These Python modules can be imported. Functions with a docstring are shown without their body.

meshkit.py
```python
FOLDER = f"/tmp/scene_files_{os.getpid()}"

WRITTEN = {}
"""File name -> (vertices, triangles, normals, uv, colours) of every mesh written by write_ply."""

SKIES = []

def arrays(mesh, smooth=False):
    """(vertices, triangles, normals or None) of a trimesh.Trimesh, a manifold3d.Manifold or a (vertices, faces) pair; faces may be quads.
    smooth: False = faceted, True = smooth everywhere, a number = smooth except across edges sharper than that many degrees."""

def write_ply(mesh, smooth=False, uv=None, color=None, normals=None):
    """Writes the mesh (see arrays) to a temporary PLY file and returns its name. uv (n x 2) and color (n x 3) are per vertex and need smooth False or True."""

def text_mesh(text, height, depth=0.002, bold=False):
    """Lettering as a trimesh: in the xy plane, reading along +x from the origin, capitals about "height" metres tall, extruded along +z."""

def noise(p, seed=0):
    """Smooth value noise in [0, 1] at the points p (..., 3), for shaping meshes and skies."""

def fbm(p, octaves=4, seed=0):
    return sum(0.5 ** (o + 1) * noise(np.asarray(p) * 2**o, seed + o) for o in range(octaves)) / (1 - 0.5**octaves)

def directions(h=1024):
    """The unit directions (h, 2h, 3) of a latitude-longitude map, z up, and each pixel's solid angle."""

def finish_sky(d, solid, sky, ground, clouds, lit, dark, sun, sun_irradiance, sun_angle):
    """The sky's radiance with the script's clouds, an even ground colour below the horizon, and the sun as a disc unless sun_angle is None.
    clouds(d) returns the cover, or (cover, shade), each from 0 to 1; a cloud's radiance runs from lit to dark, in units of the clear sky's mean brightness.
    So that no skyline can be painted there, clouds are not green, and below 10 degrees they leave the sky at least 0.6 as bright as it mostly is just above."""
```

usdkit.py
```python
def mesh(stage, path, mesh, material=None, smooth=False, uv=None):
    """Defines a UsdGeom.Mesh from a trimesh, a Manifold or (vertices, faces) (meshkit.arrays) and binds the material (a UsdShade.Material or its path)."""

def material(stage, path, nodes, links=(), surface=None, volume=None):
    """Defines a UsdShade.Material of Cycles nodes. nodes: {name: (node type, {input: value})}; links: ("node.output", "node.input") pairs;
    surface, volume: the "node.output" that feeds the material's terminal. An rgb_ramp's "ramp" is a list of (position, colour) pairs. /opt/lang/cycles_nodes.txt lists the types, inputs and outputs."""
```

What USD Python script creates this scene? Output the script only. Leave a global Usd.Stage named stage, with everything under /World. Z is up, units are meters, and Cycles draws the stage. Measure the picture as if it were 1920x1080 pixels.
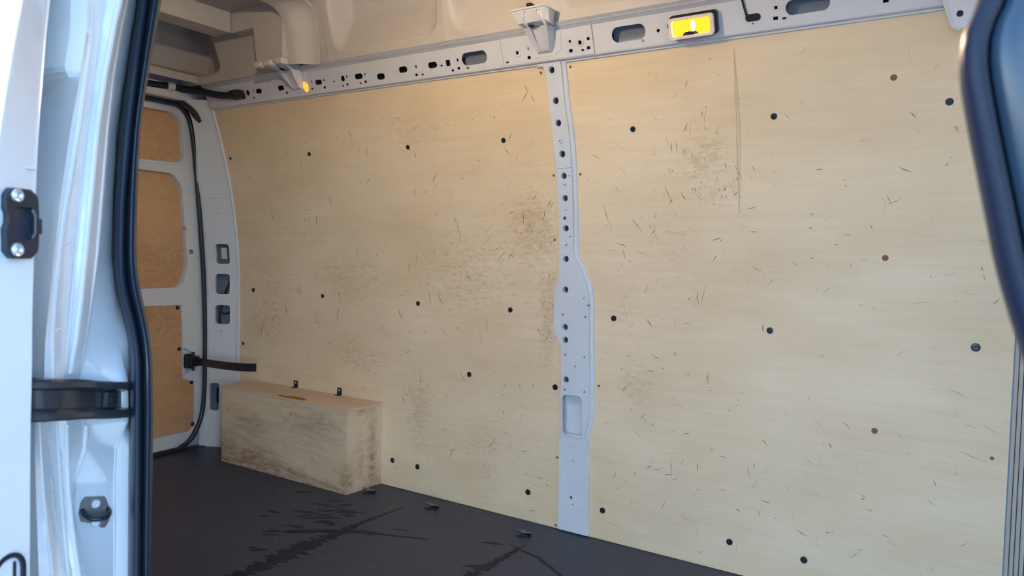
import math, random
import numpy as np, trimesh, usdkit, meshkit
from shapely.geometry import Polygon, Point, box as sbox
from shapely import affinity
from manifold3d import Manifold, CrossSection, FillRule
from pxr import Usd, UsdGeom, UsdLux, UsdShade, Sdf, Gf, Vt

stage = Usd.Stage.CreateInMemory()
UsdGeom.SetStageUpAxis(stage, 'Z'); UsdGeom.SetStageMetersPerUnit(stage, 1.0)
UsdGeom.Xform.Define(stage, '/World'); UsdGeom.Scope.Define(stage, '/World/Looks')
RNG = random.Random(7)

# ------------------------------------------------------------------ camera, sky, sun, exposure
# x runs along the van (towards the cab), y across it (the far side wall is y = 0), z up, cargo floor at z = 0
cam = UsdGeom.Camera.Define(stage, '/World/camera')
RIGHT, DOWN, FWD = (0.83538952, 0.54901903, 0.0265038), (0.04484238, -0.02001574, -0.99879354), (-0.54782616, 0.83557015, -0.04134026)
CAM = (0.0, -2.31, 0.97)
cam.AddTransformOp().Set(Gf.Matrix4d(*RIGHT, 0, *[-d for d in DOWN], 0, *[-d for d in FWD], 0, *CAM, 1))
cam.CreateHorizontalApertureAttr(36.0); cam.CreateFocalLengthAttr(26.22)
cam.CreateClippingRangeAttr(Gf.Vec2f(0.05, 1000))
cam.CreateFStopAttr(7.5); cam.CreateFocusDistanceAttr(2.5)
cam.CreateExposureAttr(0.98)

usdkit.material(stage, '/World/Looks/sky', {
    'sky': ('sky_texture', {'sky_type': 'multiple_scattering', 'sun_disc': False, 'sun_elevation': math.radians(48), 'sun_rotation': math.radians(-60), 'air_density': 1.0, 'aerosol_density': 0.25}),
    'tc': ('texture_coordinate', {}), 'mp': ('mapping', {'scale': (1.0, 1.0, 2.4)}),
    'n': ('noise_texture', {'scale': 2.6, 'detail': 7.0, 'roughness': 0.58}),
    'cov': ('map_range', {'from_min': 0.56, 'from_max': 0.72, 'to_min': 0.0, 'to_max': 0.7, 'clamp': True}),
    'mx': ('mix_color', {'b': (5.2, 5.4, 5.7)}), 'bg': ('background_shader', {'strength': 0.26})},
    [('tc.generated', 'mp.vector'), ('mp.vector', 'n.vector'), ('n.fac', 'cov.value'), ('cov.result', 'mx.fac'), ('sky.color', 'mx.a'), ('mx.result', 'bg.color')], surface='bg.background')
dome = UsdLux.DomeLight.Define(stage, '/World/sky_light')
dome.CreateIntensityAttr(1.0)
UsdShade.MaterialBindingAPI.Apply(dome.GetPrim()).Bind(UsdShade.Material.Get(stage, '/World/Looks/sky'))
sun = UsdLux.DistantLight.Define(stage, '/World/sun')
sun.CreateIntensityAttr(2.6); sun.CreateAngleAttr(0.53); sun.CreateColorAttr(Gf.Vec3f(1.0, 0.93, 0.82))
# the sun stands beyond the van, so the open side lies in its shade
sun.AddRotateXYZOp().Set(Gf.Vec3f(-42.0, 0.0, -20.0))

# ------------------------------------------------------------------ materials
def lin(r, g, b):
    return tuple(((c / 255) / 12.92 if c / 255 <= 0.04045 else ((c / 255 + 0.055) / 1.055) ** 2.4) for c in (r, g, b))
M = {}
def mat(name, *a, **k):
    M[name] = usdkit.material(stage, '/World/Looks/' + name, *a, **k); return M[name]
def plain(name, col, rough=0.5, **kw):
    return mat(name, {'g': ('geometry', {}), 'n': ('noise_texture', {'scale': 9.0, 'detail': 3.0}), 'r': ('map_range', {'from_min': 0.3, 'from_max': 0.7, 'to_min': max(rough - 0.05, 0.02), 'to_max': rough + 0.06, 'clamp': True}),
                      'p': ('principled_bsdf', {'base_color': col, **kw})}, [('g.position', 'n.vector'), ('n.fac', 'r.value'), ('r.result', 'p.roughness')], surface='p.BSDF')
plain('white_paint', (0.66, 0.68, 0.70), 0.22, coat_weight=0.35, coat_roughness=0.05)
plain('inner_paint', (0.64, 0.65, 0.69), 0.33, coat_weight=0.15, coat_roughness=0.1)
plain('gap_shade', (0.012, 0.014, 0.02), 0.7)  # near-black standing in for the shade inside gaps and holes
plain('cavity_shade', (0.17, 0.20, 0.245), 0.4)  # inner skin tone darkened, recess shade put into the colour
plain('post_hole_shade', (0.085, 0.11, 0.14), 0.4)  # darker copy, shade of the post holes put into the colour
plain('black_rubber', (0.012, 0.017, 0.030), 0.42)
plain('black_plastic', (0.010, 0.012, 0.017), 0.26)
plain('trim_shaded', (0.005, 0.007, 0.015), 0.40, specular_ior_level=0.22)  # darker copy, imitates the dark reflection along the border
plain('trim_lit', (0.008, 0.016, 0.026), 0.24)  # lighter copy, imitates the brighter reflection on the inner face
plain('black_hose', (0.010, 0.012, 0.024), 0.55)
plain('zinc', (0.62, 0.64, 0.66), 0.30, metallic=0.9)
plain('striker_steel', (0.16, 0.15, 0.145), 0.32, metallic=0.75)
plain('brown_screw', (0.16, 0.10, 0.06), 0.5)
plain('headliner', (0.54, 0.50, 0.465), 0.55)
plain('clip_plastic', (0.62, 0.60, 0.57), 0.4)
plain('roof_panel', (0.40, 0.38, 0.37), 0.6)
plain('ply_edge', (0.50, 0.40, 0.27), 0.7)
plain('cream_frame', (0.86, 0.70, 0.58), 0.3)
plain('rail_black', (0.022, 0.023, 0.028), 0.22)
plain('joint', lin(216, 188, 146), 0.5)
plain('scuff', lin(120, 94, 64), 0.7)
plain('scuff_pale', lin(196, 166, 124), 0.7)
plain('scuff_white', lin(214, 200, 170), 0.7)
plain('rust', lin(140, 84, 46), 0.6)
plain('wet', (0.008, 0.009, 0.017), 0.52, specular_ior_level=0.25)
plain('road', (0.25, 0.25, 0.25), 0.9)
plain('rib_grey', (0.44, 0.43, 0.40), 0.6)
plain('sealant', lin(190, 188, 176), 0.6)

def wood(name, a, b, dirt_col, dirt=0.5, grain=0.35, rough=0.48, soft=0.22, smear=(10.0, 20.0, 26.0), direct=False):
    """Plywood face: veneer grain along x, soft tone patches, scattered small marks, and grime where the mesh's 'dirt' primvar says so."""
    mat(name, {
        'g': ('geometry', {}), 'm1': ('mapping', {'scale': (1.6, 9.0, 26.0)}), 'm2': ('mapping', {'scale': (1.1, 2.0, 2.2)}), 'm3': ('mapping', {'scale': smear, 'rotation': (0.0, 0.35, 0.0)}),
        'n1': ('noise_texture', {'scale': 2.4, 'detail': 6.0, 'roughness': 0.62, 'distortion': 0.6}),
        'n2': ('noise_texture', {'scale': 2.0, 'detail': 3.0}),
        'n3': ('noise_texture', {'scale': 3.2, 'detail': 8.0, 'roughness': 0.75}),
        'r1': ('map_range', {'from_min': 0.32, 'from_max': 0.70, 'clamp': True}), 'gm': ('math', {'math_type': 'multiply', 'value2': grain}),
        'r2': ('map_range', {'from_min': 0.35, 'from_max': 0.66, 'to_max': 0.55, 'clamp': True}), 'sum': ('math', {'math_type': 'add', 'use_clamp': True}),
        'c': ('mix_color', {'a': a, 'b': b}),
        'at': ('attribute', {'attribute': 'dirt'}),
        'thr': ('map_range', {'from_min': 0.0, 'from_max': 1.0, 'to_min': 0.70, 'to_max': 0.38, 'clamp': True}),
        'dn': ('map_range', {'from_min': 0.34, 'from_max': 0.62, 'to_min': 0.25, 'to_max': 1.0, 'clamp': True}),
        'd1': ('math', {'math_type': 'multiply' if direct else 'subtract'}), 'd2': ('map_range', {'from_min': 0.16 if direct else 0.0, 'from_max': soft, 'to_min': 0.0, 'to_max': dirt, 'clamp': True}),
        'cd': ('mix_color', {'b': dirt_col}),
        'bp': ('bump', {'strength': 0.12, 'distance': 0.002}),
        'p': ('principled_bsdf', {'roughness': rough, 'specular_ior_level': 0.35})},
        [('g.position', 'm1.vector'), ('g.position', 'm2.vector'), ('g.position', 'm3.vector'), ('m1.vector', 'n1.vector'), ('m2.vector', 'n2.vector'), ('m3.vector', 'n3.vector'),
         ('n1.fac', 'r1.value'), ('r1.result', 'gm.value1'), ('n2.fac', 'r2.value'), ('gm.value', 'sum.value1'), ('r2.result', 'sum.value2'), ('sum.value', 'c.fac'),
         ('at.fac', 'thr.value'), *([('n3.fac', 'dn.value'), ('dn.result', 'd1.value1'), ('at.fac', 'd1.value2')] if direct else [('n3.fac', 'd1.value1'), ('thr.result', 'd1.value2')]), ('d1.value', 'd2.value'), ('d2.result', 'cd.fac'), ('c.result', 'cd.a'), ('cd.result', 'p.base_color'),
         ('n1.fac', 'bp.height'), ('bp.normal', 'p.normal')], surface='p.BSDF')
wood('plywood', lin(237, 214, 181), lin(219, 191, 152), lin(150, 118, 80), dirt=0.4)
wood('door_plywood', lin(214, 172, 128), lin(186, 142, 98), lin(120, 86, 56), dirt=0.5, soft=0.25)
wood('box_plywood', lin(228, 206, 176), lin(210, 184, 150), lin(122, 80, 52), dirt=0.85, soft=1.0, smear=(3.0, 8.0, 16.0), direct=True)
wood('box_lid', lin(216, 192, 164), lin(196, 168, 138), lin(128, 96, 68), dirt=0.5)

mat('floor_board', {
    'g': ('geometry', {}), 'm': ('mapping', {'scale': (1.0, 1.0, 1.0)}), 'n': ('noise_texture', {'scale': 3.2, 'detail': 7.0, 'roughness': 0.65}), 'n2': ('noise_texture', {'scale': 160.0, 'detail': 2.0}),
    'c': ('rgb_ramp', {'ramp': [(0.0, (0.021, 0.025, 0.042)), (0.45, (0.032, 0.036, 0.060)), (0.62, (0.045, 0.049, 0.075)), (1.0, (0.072, 0.074, 0.098))]}),
    'r': ('map_range', {'from_min': 0.3, 'from_max': 0.7, 'to_min': 0.38, 'to_max': 0.56, 'clamp': True}),
    'b': ('bump', {'strength': 0.15, 'distance': 0.001}), 'p': ('principled_bsdf', {'specular_ior_level': 0.4})},
    [('g.position', 'm.vector'), ('m.vector', 'n.vector'), ('g.position', 'n2.vector'), ('n.fac', 'c.fac'), ('c.color', 'p.base_color'), ('n.fac', 'r.value'), ('r.result', 'p.roughness'), ('n2.fac', 'b.height'), ('b.normal', 'p.normal')], surface='p.BSDF')
mat('lamp_lens', {'em': ('emission', {'color': (1.0, 0.37, 0.02), 'strength': 1.25})}, [], surface='em.emission')
mat('amber_glow', {'em': ('emission', {'color': (1.0, 0.42, 0.06), 'strength': 0.75})}, [], surface='em.emission')  # emissive amber for the added glow, no real lamp
mat('lamp_bulb', {'em': ('emission', {'color': (1.0, 0.77, 0.50), 'strength': 5300.0})}, [], surface='em.emission')

# ------------------------------------------------------------------ object helpers
used = {}
def numbered(path):
    if not stage.GetPrimAtPath(path): return path
    k = used.get(path, 0) + 1
    while stage.GetPrimAtPath(f'{path}_{k:03d}'): k += 1
    used[path] = k
    return f'{path}_{k:03d}'
def tag(p, label=None, cat=None, group=None, kind=None):
    for k, v in (('label', label), ('category', cat), ('group', group), ('kind', kind)):
        if v: p.SetCustomDataByKey(k, v)
    return p
class T:
    """A thing: an Xform at its base. Meshes are given in van coordinates and stored relative to the base."""
    def __init__(s, name, label, cat, loc=(0, 0, 0), group=None, kind=None):
        x = UsdGeom.Xform.Define(stage, numbered('/World/' + name)); s.loc = np.array(loc, float)
        x.AddTranslateOp().Set(Gf.Vec3d(*map(float, loc))); s.prim = x.GetPrim(); s.path = str(s.prim.GetPath())
        tag(s.prim, label, cat, group, kind)
    def part(s, name, mesh, material, smooth=30, parent=None, label=None, kind=None):
        base = str(parent.GetPath()) if parent is not None else s.path
        v, f = raw(mesh)
        m = usdkit.mesh(stage, numbered(base + '/' + name), (v - s.loc, f), M[material], smooth=smooth)
        tag(m.GetPrim(), label, kind=kind)
        return m.GetPrim()
def struct(name, mesh, material, label, cat=None, smooth=30):
    m = usdkit.mesh(stage, numbered('/World/' + name), raw(mesh), M[material], smooth=smooth)
    return tag(m.GetPrim(), label, cat, kind='structure')
def raw(mesh):
    if hasattr(mesh, 'to_mesh'):
        m = mesh.to_mesh(); return np.array(m.vert_properties[:, :3], float), np.array(m.tri_verts, int)
    if isinstance(mesh, tuple):
        v, f = np.asarray(mesh[0], float), np.asarray(mesh[1], int)
        return (v, np.vstack([f[:, [0, 1, 2]], f[:, [0, 2, 3]]])) if f.shape[1] == 4 else (v, f)
    if isinstance(mesh, list):
        vs, fs, n = [], [], 0
        for x in mesh:
            v, f = raw(x); vs.append(v); fs.append(f + n); n += len(v)
        return np.vstack(vs), np.vstack(fs)
    return np.array(mesh.vertices, float), np.array(mesh.faces, int)
def primvar(prim, name, fn, loc=(0, 0, 0)):
    m = UsdGeom.Mesh(prim); p = np.array(m.GetPointsAttr().Get()) + np.asarray(loc)
    UsdGeom.PrimvarsAPI(m).CreatePrimvar(name, Sdf.ValueTypeNames.FloatArray, 'vertex').Set(Vt.FloatArray.FromNumpy(np.clip(fn(p), 0, 1).astype(np.float32)))

def wy(z):                       # the far side wall bends inwards above z = 0.75
    return -0.205 * np.maximum(0, np.asarray(z, float) - 0.75) ** 2
def ny(z):                       # the near side wall mirrors it
    return -1.70 + 0.205 * np.maximum(0, np.asarray(z, float) - 0.75) ** 2
def cross(poly):
    polys = getattr(poly, 'geoms', [poly]); rings = []
    for p in polys:
        rings.append(np.array(p.exterior.coords)[:-1]); rings += [np.array(r.coords)[:-1] for r in p.interiors]
    return CrossSection([r.astype(float) for r in rings], FillRule.EvenOdd)
def slab(poly, o0, o1, fn, refine=0.05):
    """A flat outline (u, v) extruded from offset o0 to o1 and bent by fn(u, v, o) -> xyz."""
    m = Manifold.extrude(cross(poly), abs(o1 - o0))
    if refine: m = m.refine_to_length(refine)
    lo = min(o0, o1)
    m = m.warp_batch(lambda p: np.column_stack(fn(p[:, 0], p[:, 1], p[:, 2] + lo)))
    v, f = raw(m)
    a, b, c = v[f[:, 0]], v[f[:, 1]], v[f[:, 2]]
    if (np.einsum('ij,ij->i', a, np.cross(b, c))).sum() < 0: f = f[:, ::-1]
    return v, f
on_wall = lambda u, v, o: (u, wy(v) + o, v)          # o < 0 stands out into the load space
def rrect(x, z, w, h, r=None, n=6):
    r = min(w, h) / 2 * 0.98 if r is None else min(r, min(w, h) / 2 * 0.98)
    return affinity.translate(sbox(-w / 2 + r, -h / 2 + r, w / 2 - r, h / 2 - r).buffer(r, quad_segs=n), x, z)
def rounded(poly, r, n=5):
    return poly.buffer(-r, quad_segs=n).buffer(2 * r, quad_segs=n).buffer(-r, quad_segs=n)
def bx(x0, x1, y0, y1, z0, z1, r=0.0):
    lo, hi = np.minimum((x0, y0, z0), (x1, y1, z1)), np.maximum((x0, y0, z0), (x1, y1, z1))
    if r <= 0: return Manifold.cube(tuple(hi - lo)).translate(tuple(lo))
    s = Manifold.sphere(r, 12); pts = [s.translate((float(x), float(y), float(z))) for x in (lo[0] + r, hi[0] - r) for y in (lo[1] + r, hi[1] - r) for z in (lo[2] + r, hi[2] - r)]
    return Manifold.batch_hull(pts)
def frames(p):
    p = np.asarray(p, float); t = np.gradient(p, axis=0); t /= np.linalg.norm(t, axis=1, keepdims=True)
    return p, t
def tube(p, r, n=12, up=(0, 0, 1), flat=1.0, cap=True):
    """Round (or flattened) bar along the polyline p."""
    p, t = frames(p); r = np.broadcast_to(r, (len(p),)); u = np.asarray(up, float)
    a = np.cross(t, u); a /= np.linalg.norm(a, axis=1, keepdims=True) + 1e-12; b = np.cross(a, t)
    k = np.arange(n) * 2 * math.pi / n
    v = p[:, None] + r[:, None, None] * (np.cos(k)[None, :, None] * a[:, None] * flat + np.sin(k)[None, :, None] * b[:, None])
    return grid_solid(v)
def grid_solid(v):
    """Closed rings v (m, n, 3) joined along m, ends capped."""
    m, n = v.shape[:2]; i, j = np.meshgrid(np.arange(m - 1), np.arange(n), indexing='ij')
    q = np.stack([i * n + j, i * n + (j + 1) % n, (i + 1) * n + (j + 1) % n, (i + 1) * n + j], -1).reshape(-1, 4)
    f = np.vstack([q[:, [0, 1, 2]], q[:, [0, 2, 3]]])
    V = np.vstack([v.reshape(-1, 3), v[0].mean(0), v[-1].mean(0)]); c0, c1 = m * n, m * n + 1
    e = [(c0, (k + 1) % n, k) for k in range(n)] + [(c1, (m - 1) * n + k, (m - 1) * n + (k + 1) % n) for k in range(n)]
    return orient((V, np.vstack([f, e])))
def orient(m):
    v, f = m; a, b, c = v[f[:, 0]] - v.mean(0), v[f[:, 1]] - v.mean(0), v[f[:, 2]] - v.mean(0)
    return (v, f[:, ::-1]) if np.einsum('ij,ij->i', a, np.cross(b, c)).sum() < 0 else (v, f)
def smooth_path(p, n=8):
    """Catmull-Rom through p."""
    p = np.asarray(p, float); q = np.vstack([2 * p[0] - p[1], p, 2 * p[-1] - p[-2]]); out = []
    for i in range(1, len(q) - 2):
        for t in np.arange(n) / n:
            out.append(0.5 * (2 * q[i] + (q[i + 1] - q[i - 1]) * t + (2 * q[i - 1] - 5 * q[i] + 4 * q[i + 1] - q[i + 2]) * t * t + (3 * q[i] - q[i - 1] - 3 * q[i + 1] + q[i + 2]) * t ** 3))
    return np.array(out + [p[-1]])
def sheet(v, thick, direction):
    """A surface grid v (m, n, 3) thickened along direction."""
    m, n = v.shape[:2]; d = np.asarray(direction, float) * thick
    i, j = np.meshgrid(np.arange(m - 1), np.arange(n - 1), indexing='ij')
    q = np.stack([i * n + j, i * n + j + 1, (i + 1) * n + j + 1, (i + 1) * n + j], -1).reshape(-1, 4); N = m * n
    rim = [k for k in range(n)] + [k * n + n - 1 for k in range(1, m)] + [(m - 1) * n + k for k in range(n - 2, -1, -1)] + [k * n for k in range(m - 2, 0, -1)]
    r = np.array(rim); s = np.roll(r, -1)
    Q = np.vstack([q, q[:, ::-1] + N, np.stack([s, r, r + N, s + N], -1)])
    V = np.vstack([v.reshape(-1, 3), v.reshape(-1, 3) + d])
    return orient((V, np.vstack([Q[:, [0, 1, 2]], Q[:, [0, 2, 3]]])))
def lathe(prof, n=20):
    """(r, h) profile turned about +h; returns a mesh along z."""
    prof = np.array(prof, float); k = np.arange(n) * 2 * math.pi / n
    v = np.stack([prof[:, 0, None] * np.cos(k), prof[:, 0, None] * np.sin(k), np.repeat(prof[:, 1, None], n, 1)], -1)
    return grid_solid(v)
def place(mesh, origin, u, n):
    """Puts a mesh drawn in (u, w, n) axes at origin; w completes u and n."""
    v, f = raw(mesh); u = np.asarray(u, float) / np.linalg.norm(u); n = np.asarray(n, float) / np.linalg.norm(n); w = np.cross(n, u)
    return v[:, 0:1] * u + v[:, 1:2] * w + v[:, 2:3] * n + np.asarray(origin, float), f
# ------------------------------------------------------------------ measured outlines in metres: ridge lines of the door pillar, seal, fasteners and holes
JAMB=[[(-0.999,-1.801,1.286),(-1.01,-1.79,1.291),(-1.048,-1.751,1.309),(-1.032,-1.741,1.309),(-1.087,-1.701,1.33),(-1.171,-1.638,1.363),(-1.195,-1.621,1.372)],[(-1.0,-1.807,1.257),(-1.004,-1.797,1.261),(-1.046,-1.758,1.278),(-1.031,-1.748,1.278),(-1.084,-1.709,1.297),(-1.164,-1.647,1.326),(-1.188,-1.63,1.334)],[(-0.979,-1.811,1.239),(-0.983,-1.8,1.242),(-1.036,-1.762,1.259),(-1.029,-1.751,1.261),(-1.082,-1.713,1.279),(-1.162,-1.652,1.306),(-1.186,-1.635,1.314)],[(-0.975,-1.821,1.184),(-0.981,-1.811,1.187),(-1.032,-1.773,1.201),(-1.026,-1.763,1.202),(-1.077,-1.726,1.216),(-1.154,-1.666,1.237),(-1.176,-1.65,1.243)],[(-0.974,-1.833,1.116),(-0.98,-1.822,1.118),(-1.036,-1.786,1.128),(-1.025,-1.776,1.128),(-1.072,-1.739,1.138),(-1.146,-1.682,1.152),(-1.17,-1.666,1.156)],[(-0.976,-1.845,1.022),(-0.981,-1.835,1.023),(-1.013,-1.799,1.026),(-1.014,-1.789,1.027),(-1.046,-1.754,1.03),(-1.128,-1.698,1.036),(-1.15,-1.683,1.038)],[(-0.977,-1.851,0.956),(-0.983,-1.841,0.956),(-1.011,-1.806,0.956),(-1.011,-1.796,0.957),(-1.051,-1.761,0.956),(-1.117,-1.706,0.956),(-1.137,-1.691,0.956)],[(-0.979,-1.855,0.904),(-0.986,-1.845,0.903),(-1.022,-1.81,0.9),(-1.012,-1.8,0.9),(-1.054,-1.766,0.897),(-1.097,-1.711,0.893),(-1.114,-1.696,0.892)],[(-0.984,-1.858,0.851),(-0.988,-1.848,0.85),(-1.024,-1.813,0.844),(-1.024,-1.803,0.843),(-1.072,-1.768,0.836),(-1.08,-1.714,0.831),(-1.079,-1.699,0.83)],[(-0.985,-1.859,0.801),(-0.983,-1.849,0.8),(-1.025,-1.815,0.791),(-1.033,-1.805,0.789),(-1.082,-1.77,0.779),(-1.054,-1.715,0.775),(-1.074,-1.7,0.771)],[(-1.005,-1.86,0.748),(-1.014,-1.85,0.745),(-1.045,-1.815,0.735),(-1.04,-1.805,0.734),(-1.058,-1.77,0.725),(-1.051,-1.715,0.717),(-1.073,-1.7,0.711)],[(-1.005,-1.86,0.715),(-1.014,-1.85,0.711),(-1.045,-1.815,0.699),(-1.039,-1.805,0.698),(-1.064,-1.77,0.687),(-1.084,-1.715,0.672),(-1.072,-1.7,0.671)],[(-1.003,-1.86,0.673),(-1.01,-1.85,0.669),(-1.038,-1.815,0.656),(-1.034,-1.805,0.654),(-1.096,-1.77,0.634),(-1.087,-1.715,0.622),(-1.073,-1.7,0.621)],[(-1.002,-1.86,0.647),(-1.002,-1.85,0.645),(-1.032,-1.815,0.629),(-1.033,-1.805,0.627),(-1.1,-1.77,0.604),(-1.087,-1.715,0.592),(-1.073,-1.7,0.591)],[(-1.0,-1.86,0.623),(-0.996,-1.85,0.621),(-1.026,-1.815,0.605),(-1.031,-1.805,0.601),(-1.097,-1.77,0.576),(-1.086,-1.715,0.563),(-1.073,-1.7,0.562)],[(-0.998,-1.86,0.591),(-0.991,-1.85,0.59),(-1.022,-1.815,0.571),(-1.016,-1.805,0.569),(-1.079,-1.77,0.543),(-1.086,-1.715,0.524),(-1.073,-1.7,0.523)],[(-0.995,-1.86,0.554),(-0.983,-1.85,0.554),(-1.016,-1.815,0.533),(-1.008,-1.805,0.532),(-1.069,-1.77,0.504),(-1.086,-1.715,0.48),(-1.073,-1.7,0.478)]]
SEAL=[[(-1.191,-1.623,1.371),(-1.155,-1.642,1.359),(-1.13,-1.652,1.352),(-1.122,-1.65,1.351),(-1.14,-1.636,1.358),(-1.138,-1.634,1.359),(-1.114,-1.644,1.352),(-1.098,-1.643,1.349),(-1.117,-1.627,1.357),(-1.16,-1.601,1.372)],[(-1.176,-1.649,1.26),(-1.14,-1.666,1.252),(-1.115,-1.675,1.247),(-1.104,-1.674,1.246),(-1.119,-1.661,1.251),(-1.119,-1.658,1.251),(-1.098,-1.667,1.247),(-1.087,-1.667,1.246),(-1.107,-1.651,1.251),(-1.149,-1.626,1.262)],[(-1.166,-1.668,1.156),(-1.131,-1.685,1.15),(-1.104,-1.694,1.147),(-1.092,-1.692,1.146),(-1.106,-1.679,1.149),(-1.107,-1.677,1.15),(-1.088,-1.686,1.147),(-1.08,-1.685,1.147),(-1.101,-1.67,1.151),(-1.142,-1.646,1.157)],[(-1.147,-1.685,1.037),(-1.113,-1.701,1.036),(-1.089,-1.709,1.035),(-1.08,-1.707,1.035),(-1.096,-1.695,1.036),(-1.095,-1.693,1.036),(-1.074,-1.701,1.035),(-1.062,-1.7,1.035),(-1.08,-1.686,1.036),(-1.12,-1.663,1.039)],[(-1.134,-1.693,0.956),(-1.101,-1.709,0.956),(-1.077,-1.717,0.956),(-1.068,-1.715,0.957),(-1.084,-1.703,0.956),(-1.082,-1.701,0.957),(-1.062,-1.709,0.957),(-1.049,-1.708,0.957),(-1.067,-1.694,0.957),(-1.106,-1.671,0.957)],[(-1.124,-1.696,0.923),(-1.092,-1.712,0.925),(-1.068,-1.72,0.926),(-1.06,-1.718,0.926),(-1.075,-1.706,0.925),(-1.073,-1.704,0.925),(-1.052,-1.712,0.926),(-1.039,-1.711,0.927),(-1.057,-1.697,0.926),(-1.096,-1.674,0.924)],[(-1.11,-1.698,0.892),(-1.078,-1.714,0.894),(-1.055,-1.722,0.896),(-1.046,-1.72,0.896),(-1.061,-1.708,0.895),(-1.059,-1.706,0.895),(-1.038,-1.714,0.896),(-1.025,-1.713,0.897),(-1.042,-1.699,0.895),(-1.08,-1.676,0.893)],[(-1.091,-1.699,0.861),(-1.059,-1.715,0.864),(-1.037,-1.723,0.866),(-1.029,-1.721,0.866),(-1.044,-1.709,0.865),(-1.042,-1.707,0.865),(-1.022,-1.715,0.867),(-1.01,-1.714,0.867),(-1.027,-1.7,0.865),(-1.064,-1.677,0.862)],[(-1.076,-1.701,0.83),(-1.044,-1.717,0.834),(-1.023,-1.724,0.837),(-1.015,-1.722,0.837),(-1.031,-1.711,0.835),(-1.03,-1.709,0.835),(-1.01,-1.716,0.837),(-0.999,-1.715,0.838),(-1.016,-1.702,0.836),(-1.054,-1.679,0.831)],[(-1.07,-1.702,0.799),(-1.039,-1.717,0.804),(-1.017,-1.725,0.807),(-1.009,-1.723,0.808),(-1.023,-1.711,0.805),(-1.022,-1.709,0.805),(-1.003,-1.717,0.808),(-0.993,-1.716,0.809),(-1.01,-1.702,0.805),(-1.048,-1.68,0.799)],[(-1.07,-1.702,0.769),(-1.038,-1.718,0.775),(-1.015,-1.726,0.779),(-1.007,-1.724,0.779),(-1.021,-1.712,0.776),(-1.02,-1.71,0.776),(-1.001,-1.718,0.779),(-0.99,-1.717,0.78),(-1.008,-1.703,0.777),(-1.045,-1.68,0.769)],[(-1.069,-1.702,0.704),(-1.037,-1.718,0.712),(-1.015,-1.726,0.717),(-1.006,-1.724,0.717),(-1.02,-1.712,0.713),(-1.019,-1.71,0.713),(-0.999,-1.718,0.717),(-0.988,-1.717,0.719),(-1.006,-1.703,0.714),(-1.043,-1.68,0.704)],[(-1.07,-1.702,0.592),(-1.038,-1.718,0.603),(-1.015,-1.726,0.61),(-1.006,-1.724,0.611),(-1.02,-1.712,0.605),(-1.019,-1.71,0.604),(-1.001,-1.718,0.61),(-0.99,-1.717,0.612),(-1.008,-1.703,0.605),(-1.046,-1.68,0.591)],[(-1.07,-1.702,0.48),(-1.038,-1.718,0.494),(-1.015,-1.726,0.502),(-1.006,-1.724,0.504),(-1.02,-1.712,0.496),(-1.02,-1.71,0.496),(-1.001,-1.718,0.503),(-0.991,-1.717,0.505),(-1.01,-1.703,0.496),(-1.047,-1.68,0.478)]]
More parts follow.
